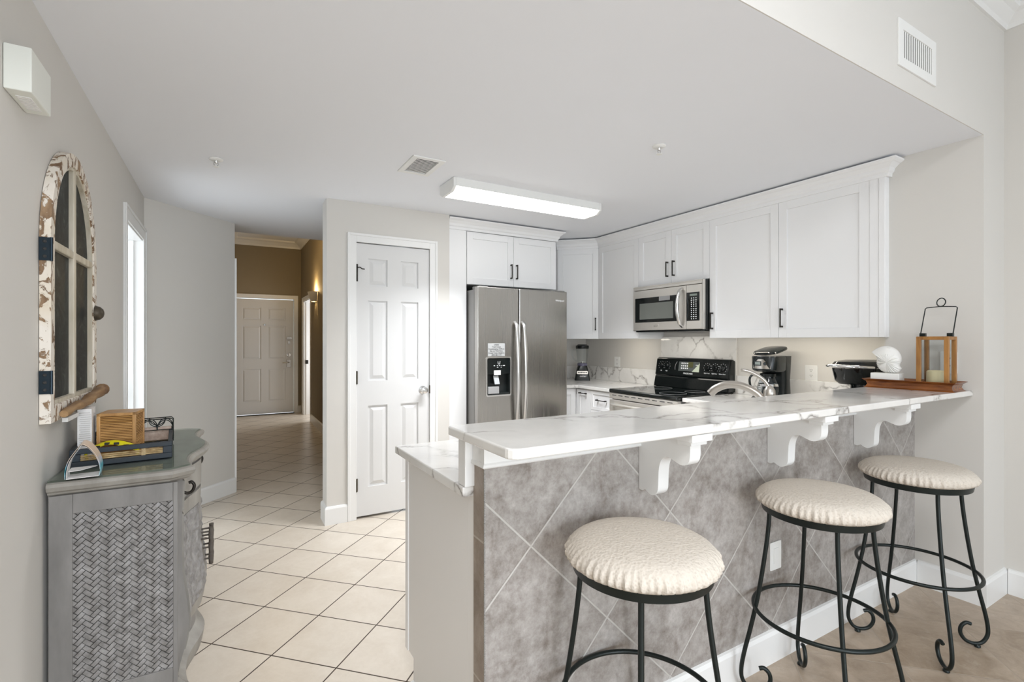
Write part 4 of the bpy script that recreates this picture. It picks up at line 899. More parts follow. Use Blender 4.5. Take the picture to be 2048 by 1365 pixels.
def shell_mesh():
    # closed form: flattened disc with beak, ribs and an opening lip, profile in (y,z)
    out = catmull([(0.071, 0.060, 0), (0.050, 0.078, 0), (0.018, 0.092, 0), (-0.018, 0.090, 0), (-0.048, 0.070, 0), (-0.064, 0.040, 0), (-0.066, 0.012, 0), (-0.058, -0.012, 0), (-0.066, -0.030, 0), (-0.052, -0.050, 0), (-0.02, -0.055, 0), (0.016, -0.050, 0), (0.040, -0.028, 0), (0.048, 0.0, 0), (0.046, 0.026, 0), (0.056, 0.046, 0), (0.071, 0.060, 0)], 6)[:-1]
    n = len(out); cy, cz = -0.012, 0.005; rings = []
    for side in (1,):
        for k in range(0, 13):
            a = -math.pi / 2 + math.pi * k / 12
            s_ = math.cos(a); xx = math.sin(a)
            ring = []
            for i, p in enumerate(out):
                y = cy + (p.x - cy) * max(s_, 0.02); z = cz + (p.y - cz) * max(s_, 0.02)
                ang = math.atan2(z - cz, y - cy); rr_ = math.hypot(y - cy, z - cz)
                low = 1.0 if z < 0.02 else max(0.0, 1 - (z - 0.02) / 0.02)
                rib = 0.0042 * math.sin(ang * 34) * min(1, rr_ / 0.03) * low
                sp_ = 0.004 * math.sin(rr_ * 210 - ang * 1.0) * (1 - low)
                ring.append((0.043 * xx + (rib + sp_) * (1 if xx > 0 else -1) * (1 if abs(xx) > .05 else 0), y, z))
            rings.append(ring)
    return rings
O('shell', MB().loft([[(a, b, c + 0.125) for a, b, c in r] for r in shell_mesh()]), 'ceramic', t, smooth=50, **kw)

# ================================================================== BAR STOOLS
def make_stool(label):
    t = T('bar_stool', label, 'stool', (0, 0, 0), 'cream topped wrought iron bar stools')
    n = 288; rings = []
    prof = [(0.0, 0.804, 0), (0.06, 0.8035, 0), (0.12, 0.801, 0), (0.160, 0.796, 0), (0.180, 0.790, 0), (0.195, 0.781, 0.1), (0.206, 0.768, 0.5), (0.2105, 0.756, 0.9), (0.209, 0.745, 1.1), (0.201, 0.737, 1.1)]
    ph = [random.random() * 6.28 for _ in range(4)]
    for r, z, wv in prof:
        ring = []
        for i in range(n):
            a = 2 * math.pi * i / n
            d = wv * (0.0042 * math.sin(64 * a + ph[0] + 1.8 * math.sin(3 * a)) + 0.0022 * math.sin(37 * a + ph[1] + math.sin(5 * a + ph[2])))
            ring.append(((max(r, 0.001) + d) * math.cos(a), (max(r, 0.001) + d) * math.sin(a), z + 0.5 * d))
        rings.append(ring)
    O('cushion', MB().loft(rings), 'fabric', t, world=False, smooth=60)
    O('seat_rim', MB().lathe([(0.185, 0.742), (0.196, 0.742), (0.198, 0.738), (0.192, 0.710), (0.188, 0.708), (0.15, 0.708), (0.15, 0.742)], (0, 0, 0), Z, 64, cap=False), 'iron', t, world=False, smooth=35)
    legp = catmull([(0.170, 0, 0.714), (0.172, 0, 0.66), (0.180, 0, 0.58), (0.195, 0, 0.47), (0.213, 0, 0.36), (0.236, 0, 0.25), (0.258, 0, 0.155), (0.268, 0, 0.095), (0.266, 0, 0.055), (0.246, 0, 0.023), (0.216, 0, 0.0155), (0.186, 0, 0.026), (0.168, 0, 0.054), (0.170, 0, 0.084), (0.188, 0, 0.103), (0.206, 0, 0.100)], 5)
    for k in range(4):
        a = R(45 + 90 * k); c_, s_ = math.cos(a), math.sin(a)
        lg = O('leg', MB().tube([(p.x * c_, p.x * s_, p.z) for p in legp], 0.0078, 10, up=(-s_, c_, 0)), 'iron', t, world=False, smooth=50)
        O('foot', MB().lathe([(0.008, 0.0), (0.012, 0.003), (0.012, 0.009), (0.008, 0.014)], (0.230 * c_, 0.230 * s_, 0.0), Z, 14), 'iron', lg, world=False, smooth=40)
    O('foot_ring', MB().tube([(0.2215 * math.cos(R(a)), 0.2215 * math.sin(R(a)), 0.335) for a in range(0, 360, 5)], 0.0075, 10, closed=True), 'iron', t, world=False, smooth=60)
    return t
st = make_stool('round cream topped black iron bar stool nearest the free end of the bar'); st.location = (1.012, 1.015, 0)
dup(st, (1.905, 1.003, 0), 'round cream topped black iron bar stool, the middle one of three')
dup(st, (2.700, 1.005, 0), 'round cream topped black iron bar stool nearest the right wall')

# ================================================================== CONSOLE CABINET ON THE LEFT
KY0, KY1, KXB = 2.135, 3.10, -0.503
def console_plan(ins, dx=0.0):
    """plan outline counter-clockwise: back, near end, canted ear, serpentine front, far ear, far end"""
    y0, y1 = KY0 + ins, KY1 - ins; f = -ins + dx
    pts = [(KXB, y1), (KXB, y0), (-0.165 + f * 0.6, y0), (-0.100 + f, y0 + 0.045)]
    m = (y0 + y1) / 2; h = (y1 - y0) / 2 - 0.045
    for k in range(1, 24):
        s_ = -1 + 2 * k / 24
        x = -0.118 + 0.052 * math.cos(s_ * math.pi * 0.78) ** 2 * (1 if abs(s_) < 0.64 else 0) + (0.018 * max(0, (abs(s_) - 0.72) / 0.28) ** 2)
        pts.append((x + f, m + s_ * h))
    pts += [(-0.100 + f, y1 - 0.045), (-0.165 + f * 0.6, y1)]
    return pts
def kloft(levels):
    return MB().loft([[(x, y, z) for x, y in console_plan(i, dx)] for z, i, dx in levels])
KT = 0.886
t = T('console_cabinet', 'grey washed console cabinet with woven side panel against the left wall', 'cabinet', (-0.3, 2.59, 0))
O('top', kloft([(0.838, 0.024, 0.0), (0.846, 0.014, 0), (0.852, 0.012, 0), (0.858, 0.002, 0.0), (0.872, -0.004, 0), (0.882, 0.0, 0), (KT, 0.006, 0)]), 'greywash_light', t, smooth=30)
O('body', kloft([(0.09, 0.022, -0.034), (0.15, 0.022, -0.024), (0.22, 0.022, -0.006), (0.30, 0.022, 0.004), (0.38, 0.022, -0.002), (0.48, 0.022, -0.016), (0.60, 0.022, -0.02), (0.84, 0.022, -0.016)]), 'greywash', t, smooth=30)
O('skirt', kloft([(0.0, 0.016, -0.014), (0.03, 0.012, -0.01), (0.07, 0.010, -0.006), (0.09, 0.018, -0.022), (0.105, 0.020, -0.03)]), 'greywash_light', t, smooth=30)
sf = MB(); yf = KY0 + 0.022
sf.box(-0.500, -0.440, yf - 0.010, yf, 0.105, 0.84).box(-0.164, -0.150, yf - 0.010, yf, 0.105, 0.84).box(-0.44, -0.164, yf - 0.010, yf, 0.775, 0.84).box(-0.44, -0.164, yf - 0.010, yf, 0.105, 0.172)
O('side_frame', sf, 'greywash', t, bevel=0.002)
sp_ = O('side_panel', MB().box(-0.44, -0.164, yf - 0.002, yf + 0.001, 0.172, 0.775), 'weave_dark', t)
# herringbone cane strips
def herring(x0, x1, z0, z1, yy):
    mb = MB(); w = 0.0148; n = 2; Ls = n * w * 1.0; g = 0.0011
    c45 = math.cos(R(45)); cx_, cz_ = (x0 + x1) / 2, (z0 + z1) / 2
    def strip(a0, a1, b0, b1, horiz):
        am, bm = (a0 + a1) / 2, (b0 + b1) / 2
        px = cx_ + (am - bm) * c45; pz = cz_ + (am + bm) * c45
        if not (x0 - 0.012 < px < x1 + 0.012 and z0 - 0.012 < pz < z1 + 0.012): return
        a0 += g; a1 -= g; b0 += g; b1 -= g; rows_ = []
        jit = random.uniform(-0.0006, 0.0006)
        for k in range(5):
            s_ = k / 4; hgt = 0.0014 + 0.0034 * math.sin(math.pi * (0.12 + 0.76 * s_)) + jit
            if horiz: row = [(a0 + (a1 - a0) * s_, b0), (a0 + (a1 - a0) * s_, b1)]
            else: row = [(a0, b0 + (b1 - b0) * s_), (a1, b0 + (b1 - b0) * s_)]
            rows_.append([(cx_ + (a - b) * c45, yy - hgt, cz_ + (a + b) * c45) for a, b in row])
        vs_ = [p for r_ in rows_ for p in r_]
        fs = [(2 * k, 2 * k + 1, 2 * k + 3, 2 * k + 2) for k in range(4)]
        b = len(vs_)
        vs_ += [(p[0], yy + 0.0005, p[2]) for p in (rows_[0][0], rows_[0][1], rows_[-1][1], rows_[-1][0])]
        fs += [(0, b, b + 1, 1), (8, 9, b + 2, b + 3)] + [(0, 2, 4, 6, 8, b + 3, b), (1, b + 1, b + 2, 9, 7, 5, 3)]
        mb.add(vs_, fs)
    rng = int(0.62 / w)
    for k in range(-rng, rng):
        for j in range(-rng // 2, rng // 2):
            ox, oy = k * w + 2 * Ls * j, k * w
            strip(ox, ox + Ls, oy, oy + w, True)
            strip(ox + Ls, ox + Ls + w, oy + w - Ls, oy + w, False)
    return mb
O('cane_weave', herring(-0.44, -0.164, 0.172, 0.775, yf - 0.002), 'weave', sp_, smooth=60)
# front doors: follow the bulging front
def front_x(yq, zq):
    lv = [(0.09, -0.034), (0.15, -0.024), (0.22, -0.006), (0.30, 0.004), (0.38, -0.002), (0.48, -0.016), (0.60, -0.02), (0.84, -0.016)]
    dx = lv[-1][1]
    for (z0, d0), (z1, d1_) in zip(lv, lv[1:]):
        if z0 <= zq <= z1: dx = d0 + (d1_ - d0) * (zq - z0) / (z1 - z0)
    pl = console_plan(0.022, dx)[3:-1]
    for (xa, ya), (xb, yb) in zip(pl, pl[1:]):
        if ya <= yq <= yb: return xa + (xb - xa) * (yq - ya) / (yb - ya)
    return pl[0][0]
def curved_panel(y0, y1, z0, z1, th, ny=14, nz=14, carve=0.0):
    mb = MB(); v = []; f = []
    for k in range(nz + 1):
        for i in range(ny + 1):
            yq = y0 + (y1 - y0) * i / ny; zq = z0 + (z1 - z0) * k / nz
            e = 0 if i in (0, ny) or k in (0, nz) else carve * random.random()
            v.append((front_x(yq, zq) + th + e, yq, zq))
    for k in range(nz):
        for i in range(ny): f.append((k * (ny + 1) + i, k * (ny + 1) + i + 1, (k + 1) * (ny + 1) + i + 1, (k + 1) * (ny + 1) + i))
    nb = len(v); v += [(front_x(y0 + (y1 - y0) * i / ny, z0 + (z1 - z0) * k / nz) - 0.003, y0 + (y1 - y0) * i / ny, z0 + (z1 - z0) * k / nz) for k in range(nz + 1) for i in range(ny + 1)]
    for i in range(ny):
        f.append((i, nb + i, nb + i + 1, i + 1)); q = nz * (ny + 1) + i; f.append((q, q + 1, nb + q + 1, nb + q))
    for k in range(nz):
        q0, q1 = k * (ny + 1), (k + 1) * (ny + 1); f.append((q0, q1, nb + q1, nb + q0)); f.append((q0 + ny, nb + q0 + ny, nb + q1 + ny, q1 + ny))
    return mb.add(v, f)
for (ya, yb) in ((2.22, 2.614), (2.618, 3.01)):
    d = O('door', curved_panel(ya, yb, 0.19, 0.70, 0.010), 'greywash_light', t, smooth=40)
    O('carved_panel', curved_panel(ya + 0.05, yb - 0.05, 0.25, 0.64, 0.013, 22, 26, 0.009), 'weave', d, smooth=20)
    hy = 2.592 if ya < 2.5 else 2.64
    xh = front_x(hy, 0.43) + 0.010
    hm = MB().tube([(xh + 0.032, hy, 0.350 + 0.165 * k / 10) for k in range(11)], [0.0085 + 0.0012 * (k % 3) for k in range(11)], 10)
    for z in (0.375, 0.425, 0.465, 0.495): hm.tube([(xh - 0.012, hy, z), (xh + 0.032, hy, z)], 0.004, 8)
    O('bamboo_handle', hm, mat('weathered_handle_%d' % int(ya * 10), (0.115, 0.10, 0.085), 0.6, var=(40, (0.06, 0.045, 0.035))), d, smooth=50)
for (ya, yb) in ((2.22, 2.614), (2.618, 3.01)):
    d = O('drawer', curved_panel(ya, yb, 0.715, 0.825, 0.010, 14, 4), 'greywash_light', t, smooth=40)
    hy = (ya + yb) / 2 if ya > 2.5 else 2.30
    x0 = front_x(hy, 0.77) + 0.01
    O('hook_pull', MB().tube(catmull([(x0 - 0.004, hy, 0.765), (x0 + 0.018, hy, 0.755), (x0 + 0.034, hy, 0.762), (x0 + 0.040, hy, 0.782), (x0 + 0.032, hy, 0.797), (x0 + 0.022, hy, 0.795)], 5), 0.006, 8).lathe([(0.013, 0), (0.010, 0.006)], (x0, hy, 0.765), X, 12), 'dark_pull', d, smooth=50)
O('glass_top', kloft([(KT + 0.0003, 0.012, -0.002), (KT + 0.0065, 0.012, -0.002)]), 'green_glass', t)
GT = KT + 0.0068

# navy tray
t = T('decorative_tray', 'navy blue wooden tray with gold slatted sides on the glass topped console', 'tray', (-0.348, 2.545, GT), rz=R(4))
tw, tl, th_ = 0.152, 0.215, 0.064
O('bottom', MB().box(-tw + 0.012, tw - 0.012, -tl + 0.012, tl - 0.012, 0.0, 0.010), 'gold', t, **kw)
for nm, (x0, x1, y0, y1) in (('side', (-tw, tw, -tl, -tl + 0.014)), ('side', (-tw, tw, tl - 0.014, tl)), ('side', (-tw, -tw + 0.014, -tl + 0.014, tl - 0.014)), ('side', (tw - 0.014, tw, -tl + 0.014, tl - 0.014))):
    mb = MB(); lx = x1 - x0 > y1 - y0; e = 0.03
    mb.box(x0, x1, y0, y1, 0.0, 0.020).box(x0, x1, y0, y1, th_ - 0.018, th_)
    if lx: mb.box(x0, x0 + e, y0, y1, 0.02, th_ - 0.018).box(x1 - e, x1, y0, y1, 0.02, th_ - 0.018)
    else: mb.box(x0, x1, y0, y0 + e, 0.02, th_ - 0.018).box(x0, x1, y1 - e, y1, 0.02, th_ - 0.018)
    s_ = O(nm, mb, 'navy', t, bevel=0.002, **kw)
    g_ = MB()
    if lx:
        for k in range(3): g_.tube([(x0 + e + (x1 - x0 - 2 * e) * q / 8, (y0 + y1) / 2 + 0.001 * math.sin(q * 2 + k), 0.0242 + k * 0.0068) for q in range(9)], 0.0028, 6)
        g_.box((x0 + x1) / 2 + 0.055, (x0 + x1) / 2 + 0.068, y0 + 0.003, y1 - 0.003, 0.02, th_ - 0.018)
    else:
        for k in range(3): g_.tube([((x0 + x1) / 2 + 0.001 * math.sin(q * 2 + k), y0 + e + (y1 - y0 - 2 * e) * q / 8, 0.0242 + k * 0.0068) for q in range(9)], 0.0028, 6)
    O('slats', g_, 'gold', s_, **kw)
# bamboo box
t = T('bamboo_box', 'golden bamboo slatted box standing in the navy tray', 'box', (-0.362, 2.50, GT + 0.0105), rz=R(-6))
bw, bd, bh = 0.062, 0.066, 0.165
O('core', MB().box(-bw + 0.006, bw - 0.006, -bd + 0.006, bd - 0.006, 0.006, bh - 0.006), 'bamboo_dark', t, **kw)
bf = MB(); e = 0.012
for sx in (-1, 1):
    for sy in (-1, 1): bf.box(*(sorted((sx * bw, sx * (bw - e))) + sorted((sy * bd, sy * (bd - e))) + [0, bh]))
for z0, z1 in ((0, 0.012), (bh - 0.012, bh)): bf.box(-bw, bw, -bd, bd, z0, z1)
O('frame', bf, 'bamboo_frame', t, bevel=0.0025, **kw)
sl = MB()
for k in range(22):
    z = 0.0165 + k * 0.0063
    sl.tube([(-bw + e, -bd + 0.004, z), (bw - e, -bd + 0.004, z)], 0.0025, 6).tube([(bw - 0.004, -bd + e, z), (bw - 0.004, bd - e, z)], 0.0025, 6)
O('slats', sl, 'bamboo', t, smooth=60, **kw)
# paper pad standing against the wall in the tray
t = T('paper_pad', 'tall stack of white paper standing between wall and bamboo box', 'paper', (-0.462, 2.455, GT + 0.0105), rz=R(5))
O('sheets', MB().loft([[(a, b, 0.19 * k / 8) for a, b in [(-0.021, -0.05 + 0.0), (0.020, -0.05 - 0.003 * math.sin(k)), (0.022, 0.05), (-0.021, 0.05)]] for k in range(9)]), 'paper', t, **kw)
ln_ = MB()
for k in range(22): ln_.ob((0, -0.0545, 0.012 + k * 0.0078), X, (0.0, 0.0, 1), NY, -0.017 + random.random() * 0.006, 0.019 - random.random() * 0.004, 0, 0.0011, -0.003, 0.0003)
O('page_edges', ln_, 'paper_line', t, **kw)
# yellow rubber band thing
t = T('wristband', 'bright yellow slotted rubber strap lying in the navy tray', 'strap', (-0.375, 2.40, GT + 0.0105))
stp = MB(); ys = []
pts_ = [(-0.075 + 0.15 * k / 20, 0.012 * math.sin(k * 0.3), 0.030 + 0.028 * math.sin(math.pi * k / 20)) for k in range(21)]
stp.tube(pts_, 0.014, 10, flat=0.28, up=(0, 1, 0.4))
O('band', stp, 'yellow', t, smooth=50, **kw)
sm = MB()
for k in (4, 8, 12, 16): sm.ob((pts_[k][0], pts_[k][1] - 0.006, pts_[k][2] - 0.001), X, (0, 1, 0.4), Z, -0.008, 0.008, -0.009, -0.005, -0.001, 0.006)
O('slot', sm, 'dark_slot', t, **kw)
O('end_piece', MB().tube([(-0.075, 0, 0.03), (-0.08, 0.0, 0.016), (-0.075, 0.003, 0.003)], 0.012, 8, flat=0.4, up=(0, 1, 0)).tube([(0.075, 0, 0.03), (0.08, 0.0, 0.016), (0.075, -0.003, 0.003)], 0.012, 8, flat=0.4, up=(0, 1, 0)), 'yellow', t, smooth=50, **kw)
# wire napkin holder at the far end of the tray
t = T('napkin_holder', 'black wire napkin holder with arched loops in the far end of the tray', 'napkin holder', (-0.262, 2.68, GT + 0.0105), rz=R(4))
for sy in (-0.028, 0.028):
    wr = MB().tube([(-0.058, sy, 0.004), (-0.058, sy, 0.096), (-0.052, sy, 0.102), (0.052, sy, 0.102), (0.058, sy, 0.096), (0.058, sy, 0.004)], 0.0025, 6)
    for c_ in (-0.029, 0.029): wr.tube([(c_ + 0.029 * math.cos(R(a)), sy, 0.055 + 0.042 * math.sin(R(a))) for a in range(0, 181, 15)], 0.002, 6)
    wr.tube([(0.0 + 0.029 * math.cos(R(a)), sy, 0.10 - 0.030 * math.sin(R(a))) for a in range(0, 181, 15)], 0.002, 6).tube([(-0.058, sy, 0.055), (0.058, sy, 0.055)], 0.002, 6)
    O('wire_frame', wr, 'iron', t, **kw)
O('wire_base', MB().tube([(-0.058, -0.028, 0.004), (0.058, -0.028, 0.004), (0.058, 0.028, 0.004), (-0.058, 0.028, 0.004)], 0.0025, 6, closed=True).tube([(0, -0.028, 0.004), (0, 0.028, 0.004)], 0.0025, 6), 'iron', t, **kw)
tag(O('napkins', MB().box(-0.315, -0.212, 2.664, 2.697, GT + 0.018, GT + 0.074), 'napkin', None, bevel=0.003), 'printed paper napkins held in the black wire holder', 'napkins')
# curled brochure at the near edge
t = T('brochure', 'glossy brochure curled into an arch at the near edge of the console', 'brochure', (-0.412, 2.175, GT), rz=R(4))
prf_ = catmull([(-0.047, 0, 0.001), (-0.047, 0, 0.025), (-0.038, 0, 0.062), (-0.012, 0, 0.105), (-0.006, 0, 0.112), (0.012, 0, 0.100), (0.032, 0, 0.068), (0.042, 0, 0.030), (0.039, 0, 0.001)], 5)
bm = MB(); th2 = 0.0011; r1 = []
for i, p in enumerate(prf_):
    k = i / (len(prf_) - 1); s0 = -0.035 + 0.0 * k; s1 = 0.030 + 0.02 * math.sin(math.pi * k)
    q = prf_[min(i + 1, len(prf_) - 1)] - prf_[max(i - 1, 0)]; nn = Vector((-q.z, 0, q.x)).normalized() * th2
    r1.append([(p.x, s0, p.z), (p.x, s1, p.z), (p.x + nn.x, s1, p.z + nn.z), (p.x + nn.x, s0, p.z + nn.z)])
O('cover', bm.loft(r1), 'brochure', t, smooth=60, **kw)
bi = MB(); r2 = []
for i, p in enumerate(prf_[:-4]):
    sc2 = 0.95
    r2.append([(p.x * sc2 + 0.0006, -0.034, p.z * sc2 + 0.0006), (p.x * sc2 + 0.0006, 0.03, p.z * sc2 + 0.0006), (p.x * sc2 + 0.0012, 0.03, p.z * sc2 + 0.0004), (p.x * sc2 + 0.0012, -0.034, p.z * sc2 + 0.0004)])
O('inner_page', bi.loft(r2), 'paper', t, smooth=60, **kw)
O('base_page', MB().prism([(-0.045, -0.035), (0.038, -0.035), (0.040, 0.035), (-0.044, 0.035)], (0, 0, 0), X, Y, Z, 0.0005, 0.002).prism([(-0.040, -0.030), (-0.012, -0.031), (0.030, 0.02), (0.026, 0.03), (-0.040, 0.03)], (0, 0, 0), X, Y, Z, 0.024, 0.0252), 'paper', t, **kw)

# ------------------------------------------------------------------ arched chalkboard window
AY0, AY1, AZ0, AZS, AZT = 2.11, 2.757, 1.083, 1.672, 2.045
AX0, AX1 = XL + 0.002, XL + 0.030
t = T('chalkboard_window', 'arched old window frame with chalkboard panes on the left wall', 'wall decoration', (XL, (AY0 + AY1) / 2, AZ0))
def arch_pts(ins, n=28):
    y0, y1, z0 = AY0 + ins, AY1 - ins, AZ0 + ins * 1.3
    cy_ = (y0 + y1) / 2; ry = (y1 - y0) / 2; rz_ = AZT - ins * 1.1 - AZS
    p = [(y0, z0), (y1, z0)]
    p += [(cy_ + ry * math.cos(math.pi * k / n), AZS + rz_ * math.sin(math.pi * k / n)) for k in range(n + 1)]
    return p
am = MB(); ring_prism(am, arch_pts(0), arch_pts(0.044), (0, 0, 0), Y, Z, X, AX0, AX1)
O('frame', am, 'chipped', t, bevel=0.002)
ib = MB(); ring_prism(ib, arch_pts(0.0435), arch_pts(0.054), (0, 0, 0), Y, Z, X, AX0, AX1 - 0.006)
O('inner_bead', ib, 'mullion', t)
cyA = (AY0 + AY1) / 2
O('mullion', MB().box(AX0, AX1 - 0.005, cyA - 0.016, cyA + 0.016, AZ0 + 0.06, AZT - 0.05), 'mullion', t, bevel=0.004)
O('mullion', MB().box(AX0, AX1 - 0.006, AY0 + 0.046, cyA - 0.015, AZS - 0.014, AZS + 0.014).box(AX0, AX1 - 0.006, cyA + 0.015, AY1 - 0.046, AZS - 0.014, AZS + 0.014), 'mullion', t, bevel=0.004)
def pane(name, pts): return O(name, MB().prism(pts, (0, 0, 0), Y, Z, X, AX0 + 0.002, AX0 + 0.007), 'chalk', t)
top = arch_pts(0.046)[2:]; half = len(top) // 2; e_ = 0.046; zb_ = AZ0 + 0.06
pane('pane', [(AY0 + e_, zb_), (cyA, zb_), (cyA, AZS), (AY0 + e_, AZS)])
pane('pane', [(cyA, zb_), (AY1 - e_, zb_), (AY1 - e_, AZS), (cyA, AZS)])
pane('pane', [(cyA, AZS)] + top[:half + 1]); pane('pane', [(cyA, AZS)] + top[half:])
for z in (1.645, 1.217):
    h_ = O('hinge', MB().box(AX0, AX1 + 0.001, AY0 - 0.004, AY0, z - 0.037, z + 0.037).box(AX1, AX1 + 0.003, AY0 - 0.004, AY0 + 0.012, z - 0.037, z + 0.037).lathe([(0.004, -0.038), (0.004, 0.038)], (AX1 + 0.002, AY0 - 0.002, z), Z, 10), 'hinge_blue', t)
    sm_ = MB()
    for dz_ in (-0.024, 0, 0.024): sm_.lathe([(0.0055, 0), (0.003, 0.002)], (AX0 + 0.014, AY0 - 0.004, z + dz_), NY, 10)
    O('screws', sm_, 'dark_slot', h_)
O('finger_pull', MB().lathe([(0.034, 0), (0.032, 0.004), (0.030, 0.008), (0.028, 0.016), (0.018, 0.026), (0.006, 0.030)], (AX1, AY1 - 0.022, 1.470), X, 24), 'hinge', t, smooth=40)
O('driftwood_handle', MB().tube(catmull([(AX1 + 0.012, AY0 + 0.09, AZ0 + 0.020), (AX1 + 0.017, AY0 + 0.20, AZ0 + 0.032), (AX1 + 0.018, AY0 + 0.33, AZ0 + 0.030), (AX1 + 0.020, AY0 + 0.46, AZ0 + 0.044), (AX1 + 0.022, AY1 - 0.06, AZ0 + 0.052), (AX1 + 0.020, AY1 - 0.005, AZ0 + 0.056)], 6), [0.012 + 0.012 * (k / 30) + 0.002 * math.sin(k * 0.9) for k in range(31)], 12), 'driftwood', t, smooth=50)
O('chalk_ledge', MB().box(AX1, AX1 + 0.016, AY0 + 0.12, AY0 + 0.27, AZ0 - 0.012, AZ0 + 0.004), 'trim', t, bevel=0.002)

# door chime
t = T('door_chime', 'ivory plastic door chime box high on the left wall', 'door chime', (XL, 1.905, 2.09))
O('housing', MB().prism([(1.818, 2.028), (1.99, 2.028), (1.99, 2.150), (1.818, 2.150)], (XL, 0, 0), Y, Z, X, 0.0008, 0.058), 'ivory_plastic', t, bevel=0.003)
lv_ = MB()
for k in range(9): lv_.box(XL + 0.014, XL + 0.046, 1.86 + k * 0.011, 1.866 + k * 0.011, 2.0265, 2.0285)
O('louvre', lv_, 'paper', t)

# ------------------------------------------------------------------ ceiling and soffit fittings
t = T('ceiling_light', 'long white ceiling light fixture glowing over the kitchen', 'light', (1.86, 3.02, CZ))
x0, x1, y0, y1 = 1.255, 2.475, 2.895, 3.135
def wrap(xa, xb): # housing cross-section in (y,z)
    return [(y0, CZ - 0.0005), (y0, CZ - 0.058), (y0 + 0.045, CZ - 0.084), (y1 - 0.045, CZ - 0.084), (y1, CZ - 0.058), (y1, CZ - 0.0005)]
O('end_cap', MB().prism(wrap(0, 0), (0, 0, 0), Y, Z, X, x0, x0 + 0.022), 'white_plastic', t, bevel=0.004)
O('end_cap', MB().prism(wrap(0, 0), (0, 0, 0), Y, Z, X, x1 - 0.022, x1), 'white_plastic', t, bevel=0.004)
O('housing', MB().box(x0 + 0.022, x1 - 0.022, y0 + 0.002, y0 + 0.016, CZ - 0.056, CZ - 0.0005).box(x0 + 0.022, x1 - 0.022, y1 - 0.016, y1 - 0.002, CZ - 0.056, CZ - 0.0005).box(x0 + 0.022, x1 - 0.022, y0 + 0.016, y1 - 0.016, CZ - 0.02, CZ - 0.0005), 'white_plastic', t)
O('diffuser', MB().loft([[(x, y, z) for x in (x0 + 0.0225, x1 - 0.0225)] for y, z in ((y0 + 0.003, CZ - 0.0565), (y0 + 0.046, CZ - 0.082), (y1 - 0.046, CZ - 0.082), (y1 - 0.003, CZ - 0.0565))], cap=False, closed=False), 'lamp_on', t, fixn=False)
kl = area('kitchen_lamp', (1.865, 3.015, CZ - 0.090), (0, 0, 0), 1.15, 0.14, 31, (0.94, 0.965, 1.0)); kl.data.spread = R(118); kl.parent = t; kl.location = (0.005, -0.005, -0.09)

def vent(name, label, p, U, V, Wd, w, h, slats, along, fr=0.028):
    t = T(name, label, 'vent', p)
    mb = MB(); po = [(-w / 2, -h / 2), (w / 2, -h / 2), (w / 2, h / 2), (-w / 2, h / 2)]; pi_ = [(a * (1 - 2 * fr / w), b * (1 - 2 * fr / h)) for a, b in po]
    ring_prism(mb, po, pi_, p, U, V, Wd, 0.0005, 0.007)
    O('frame', mb, 'white_plastic', t, bevel=0.0015)
    iw, ih = w / 2 - fr, h / 2 - fr
    O('backing', MB().ob(p, U, V, Wd, -iw, iw, -ih, ih, 0.0005, 0.001), 'vent_dark', t)
    for k in range(slats):
        c_ = -1 + 2 * (k + 0.5) / slats; sm_ = MB()
        if along == 'v': sm_.ob(Vector(p) + Vector(U) * (c_ * iw), U, V, Wd, -0.0058, 0.0058, -ih, ih, 0.0015, 0.003)
        else: sm_.ob(Vector(p) + Vector(V) * (c_ * ih), U, V, Wd, -iw, iw, -0.0034, 0.0034, 0.0012, 0.0022)
        O('slat', sm_, 'white_plastic', t)
    return t
vent('air_vent', 'white supply air vent high on the soffit at the upper right', (2.572, YS, 2.588), X, Z, NY, 0.356, 0.196, 14, 'v', 0.04)
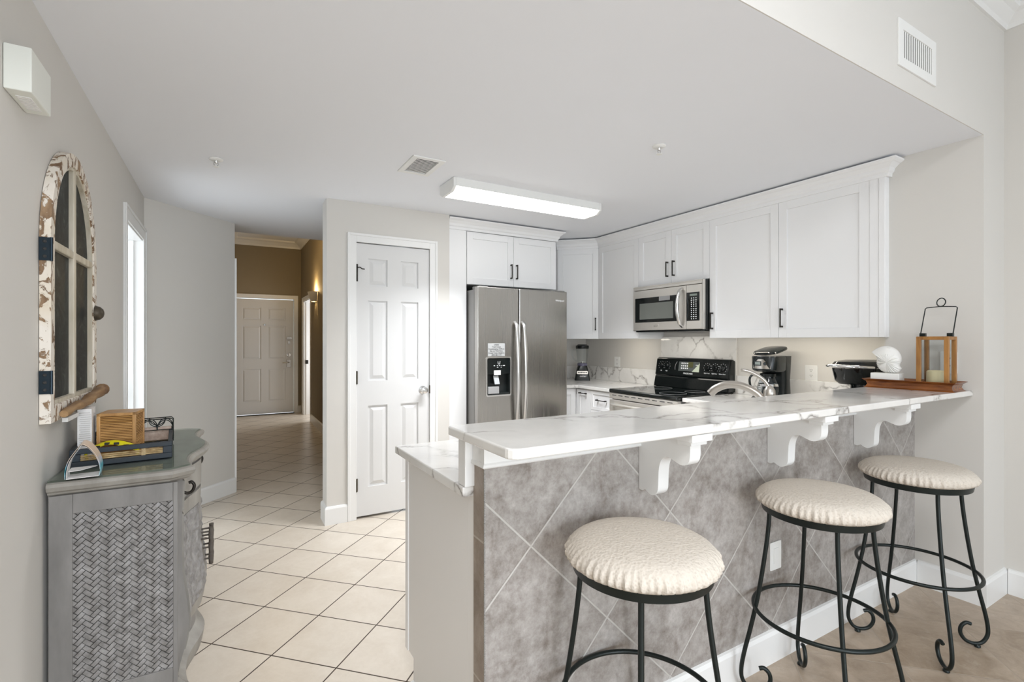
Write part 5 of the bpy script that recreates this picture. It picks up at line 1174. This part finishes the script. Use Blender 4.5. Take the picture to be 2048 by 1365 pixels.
vent('ceiling_vent', 'white square return air vent in the ceiling left of the light', (1.012, 2.82, CZ), X, Y, NZ, 0.196, 0.30, 13, 'u', 0.032)
def sprinkler(label, x, y):
    t = T('fire_sprinkler', label, 'sprinkler', (x, y, CZ), 'ceiling fire sprinklers')
    O('escutcheon', MB().lathe([(0.036, -0.0005), (0.036, -0.004), (0.026, -0.011), (0.012, -0.012)], (x, y, CZ), Z, 28), 'white_plastic', t, smooth=40)
    O('frame_arm', MB().lathe([(0.009, -0.01), (0.008, -0.022), (0.005, -0.026)], (x, y, CZ), Z, 14).tube([(x - 0.009, y, CZ - 0.018), (x - 0.012, y, CZ - 0.032), (x - 0.002, y, CZ - 0.044)], 0.0025, 6).tube([(x + 0.009, y, CZ - 0.018), (x + 0.012, y, CZ - 0.032), (x + 0.002, y, CZ - 0.044)], 0.0025, 6), 'chrome', t, smooth=40)
    O('deflector', MB().lathe([(0.016, -0.044), (0.016, -0.0465), (0.004, -0.047)], (x, y, CZ), Z, 16), 'white_plastic', t)
sprinkler('white fire sprinkler in the ceiling near the left wall', -0.048, 3.308)
sprinkler('white fire sprinkler in the ceiling in front of the wall cabinets', 2.014, 1.889)

# hall sconce: up-light on the right hall wall
t = T('wall_sconce', 'glowing half shade sconce on the right wall of the hall', 'light', (1.232, 8.25, 2.08))
O('shade', MB().loft([[(1.231 - r_ * math.cos(R(a)) * 1.0, 8.25 + r_ * 1.35 * math.sin(R(a)), z) for a in range(-90, 91, 15)] for r_, z in ((0.07, 1.97), (0.10, 2.03), (0.125, 2.12))], cap=False, closed=False), 'white_plastic', t, smooth=50, fixn=False)
O('back_plate', MB().box(1.222, 1.2315, 8.17, 8.33, 1.96, 2.12), 'nickel', t)
O('bulb', MB().sphere((1.17, 8.25, 2.06), 0.03), 'sconce_on', t, smooth=60)
pl = bpy.data.lights.new('sconce_light', 'POINT'); pl.energy = 15; pl.color = (1.0, 0.70, 0.34); pl.shadow_soft_size = 0.03
po = bpy.data.objects.new('sconce_light', pl); COL.objects.link(po); po.parent = t; po.location = (-0.062, 0, 0.06)
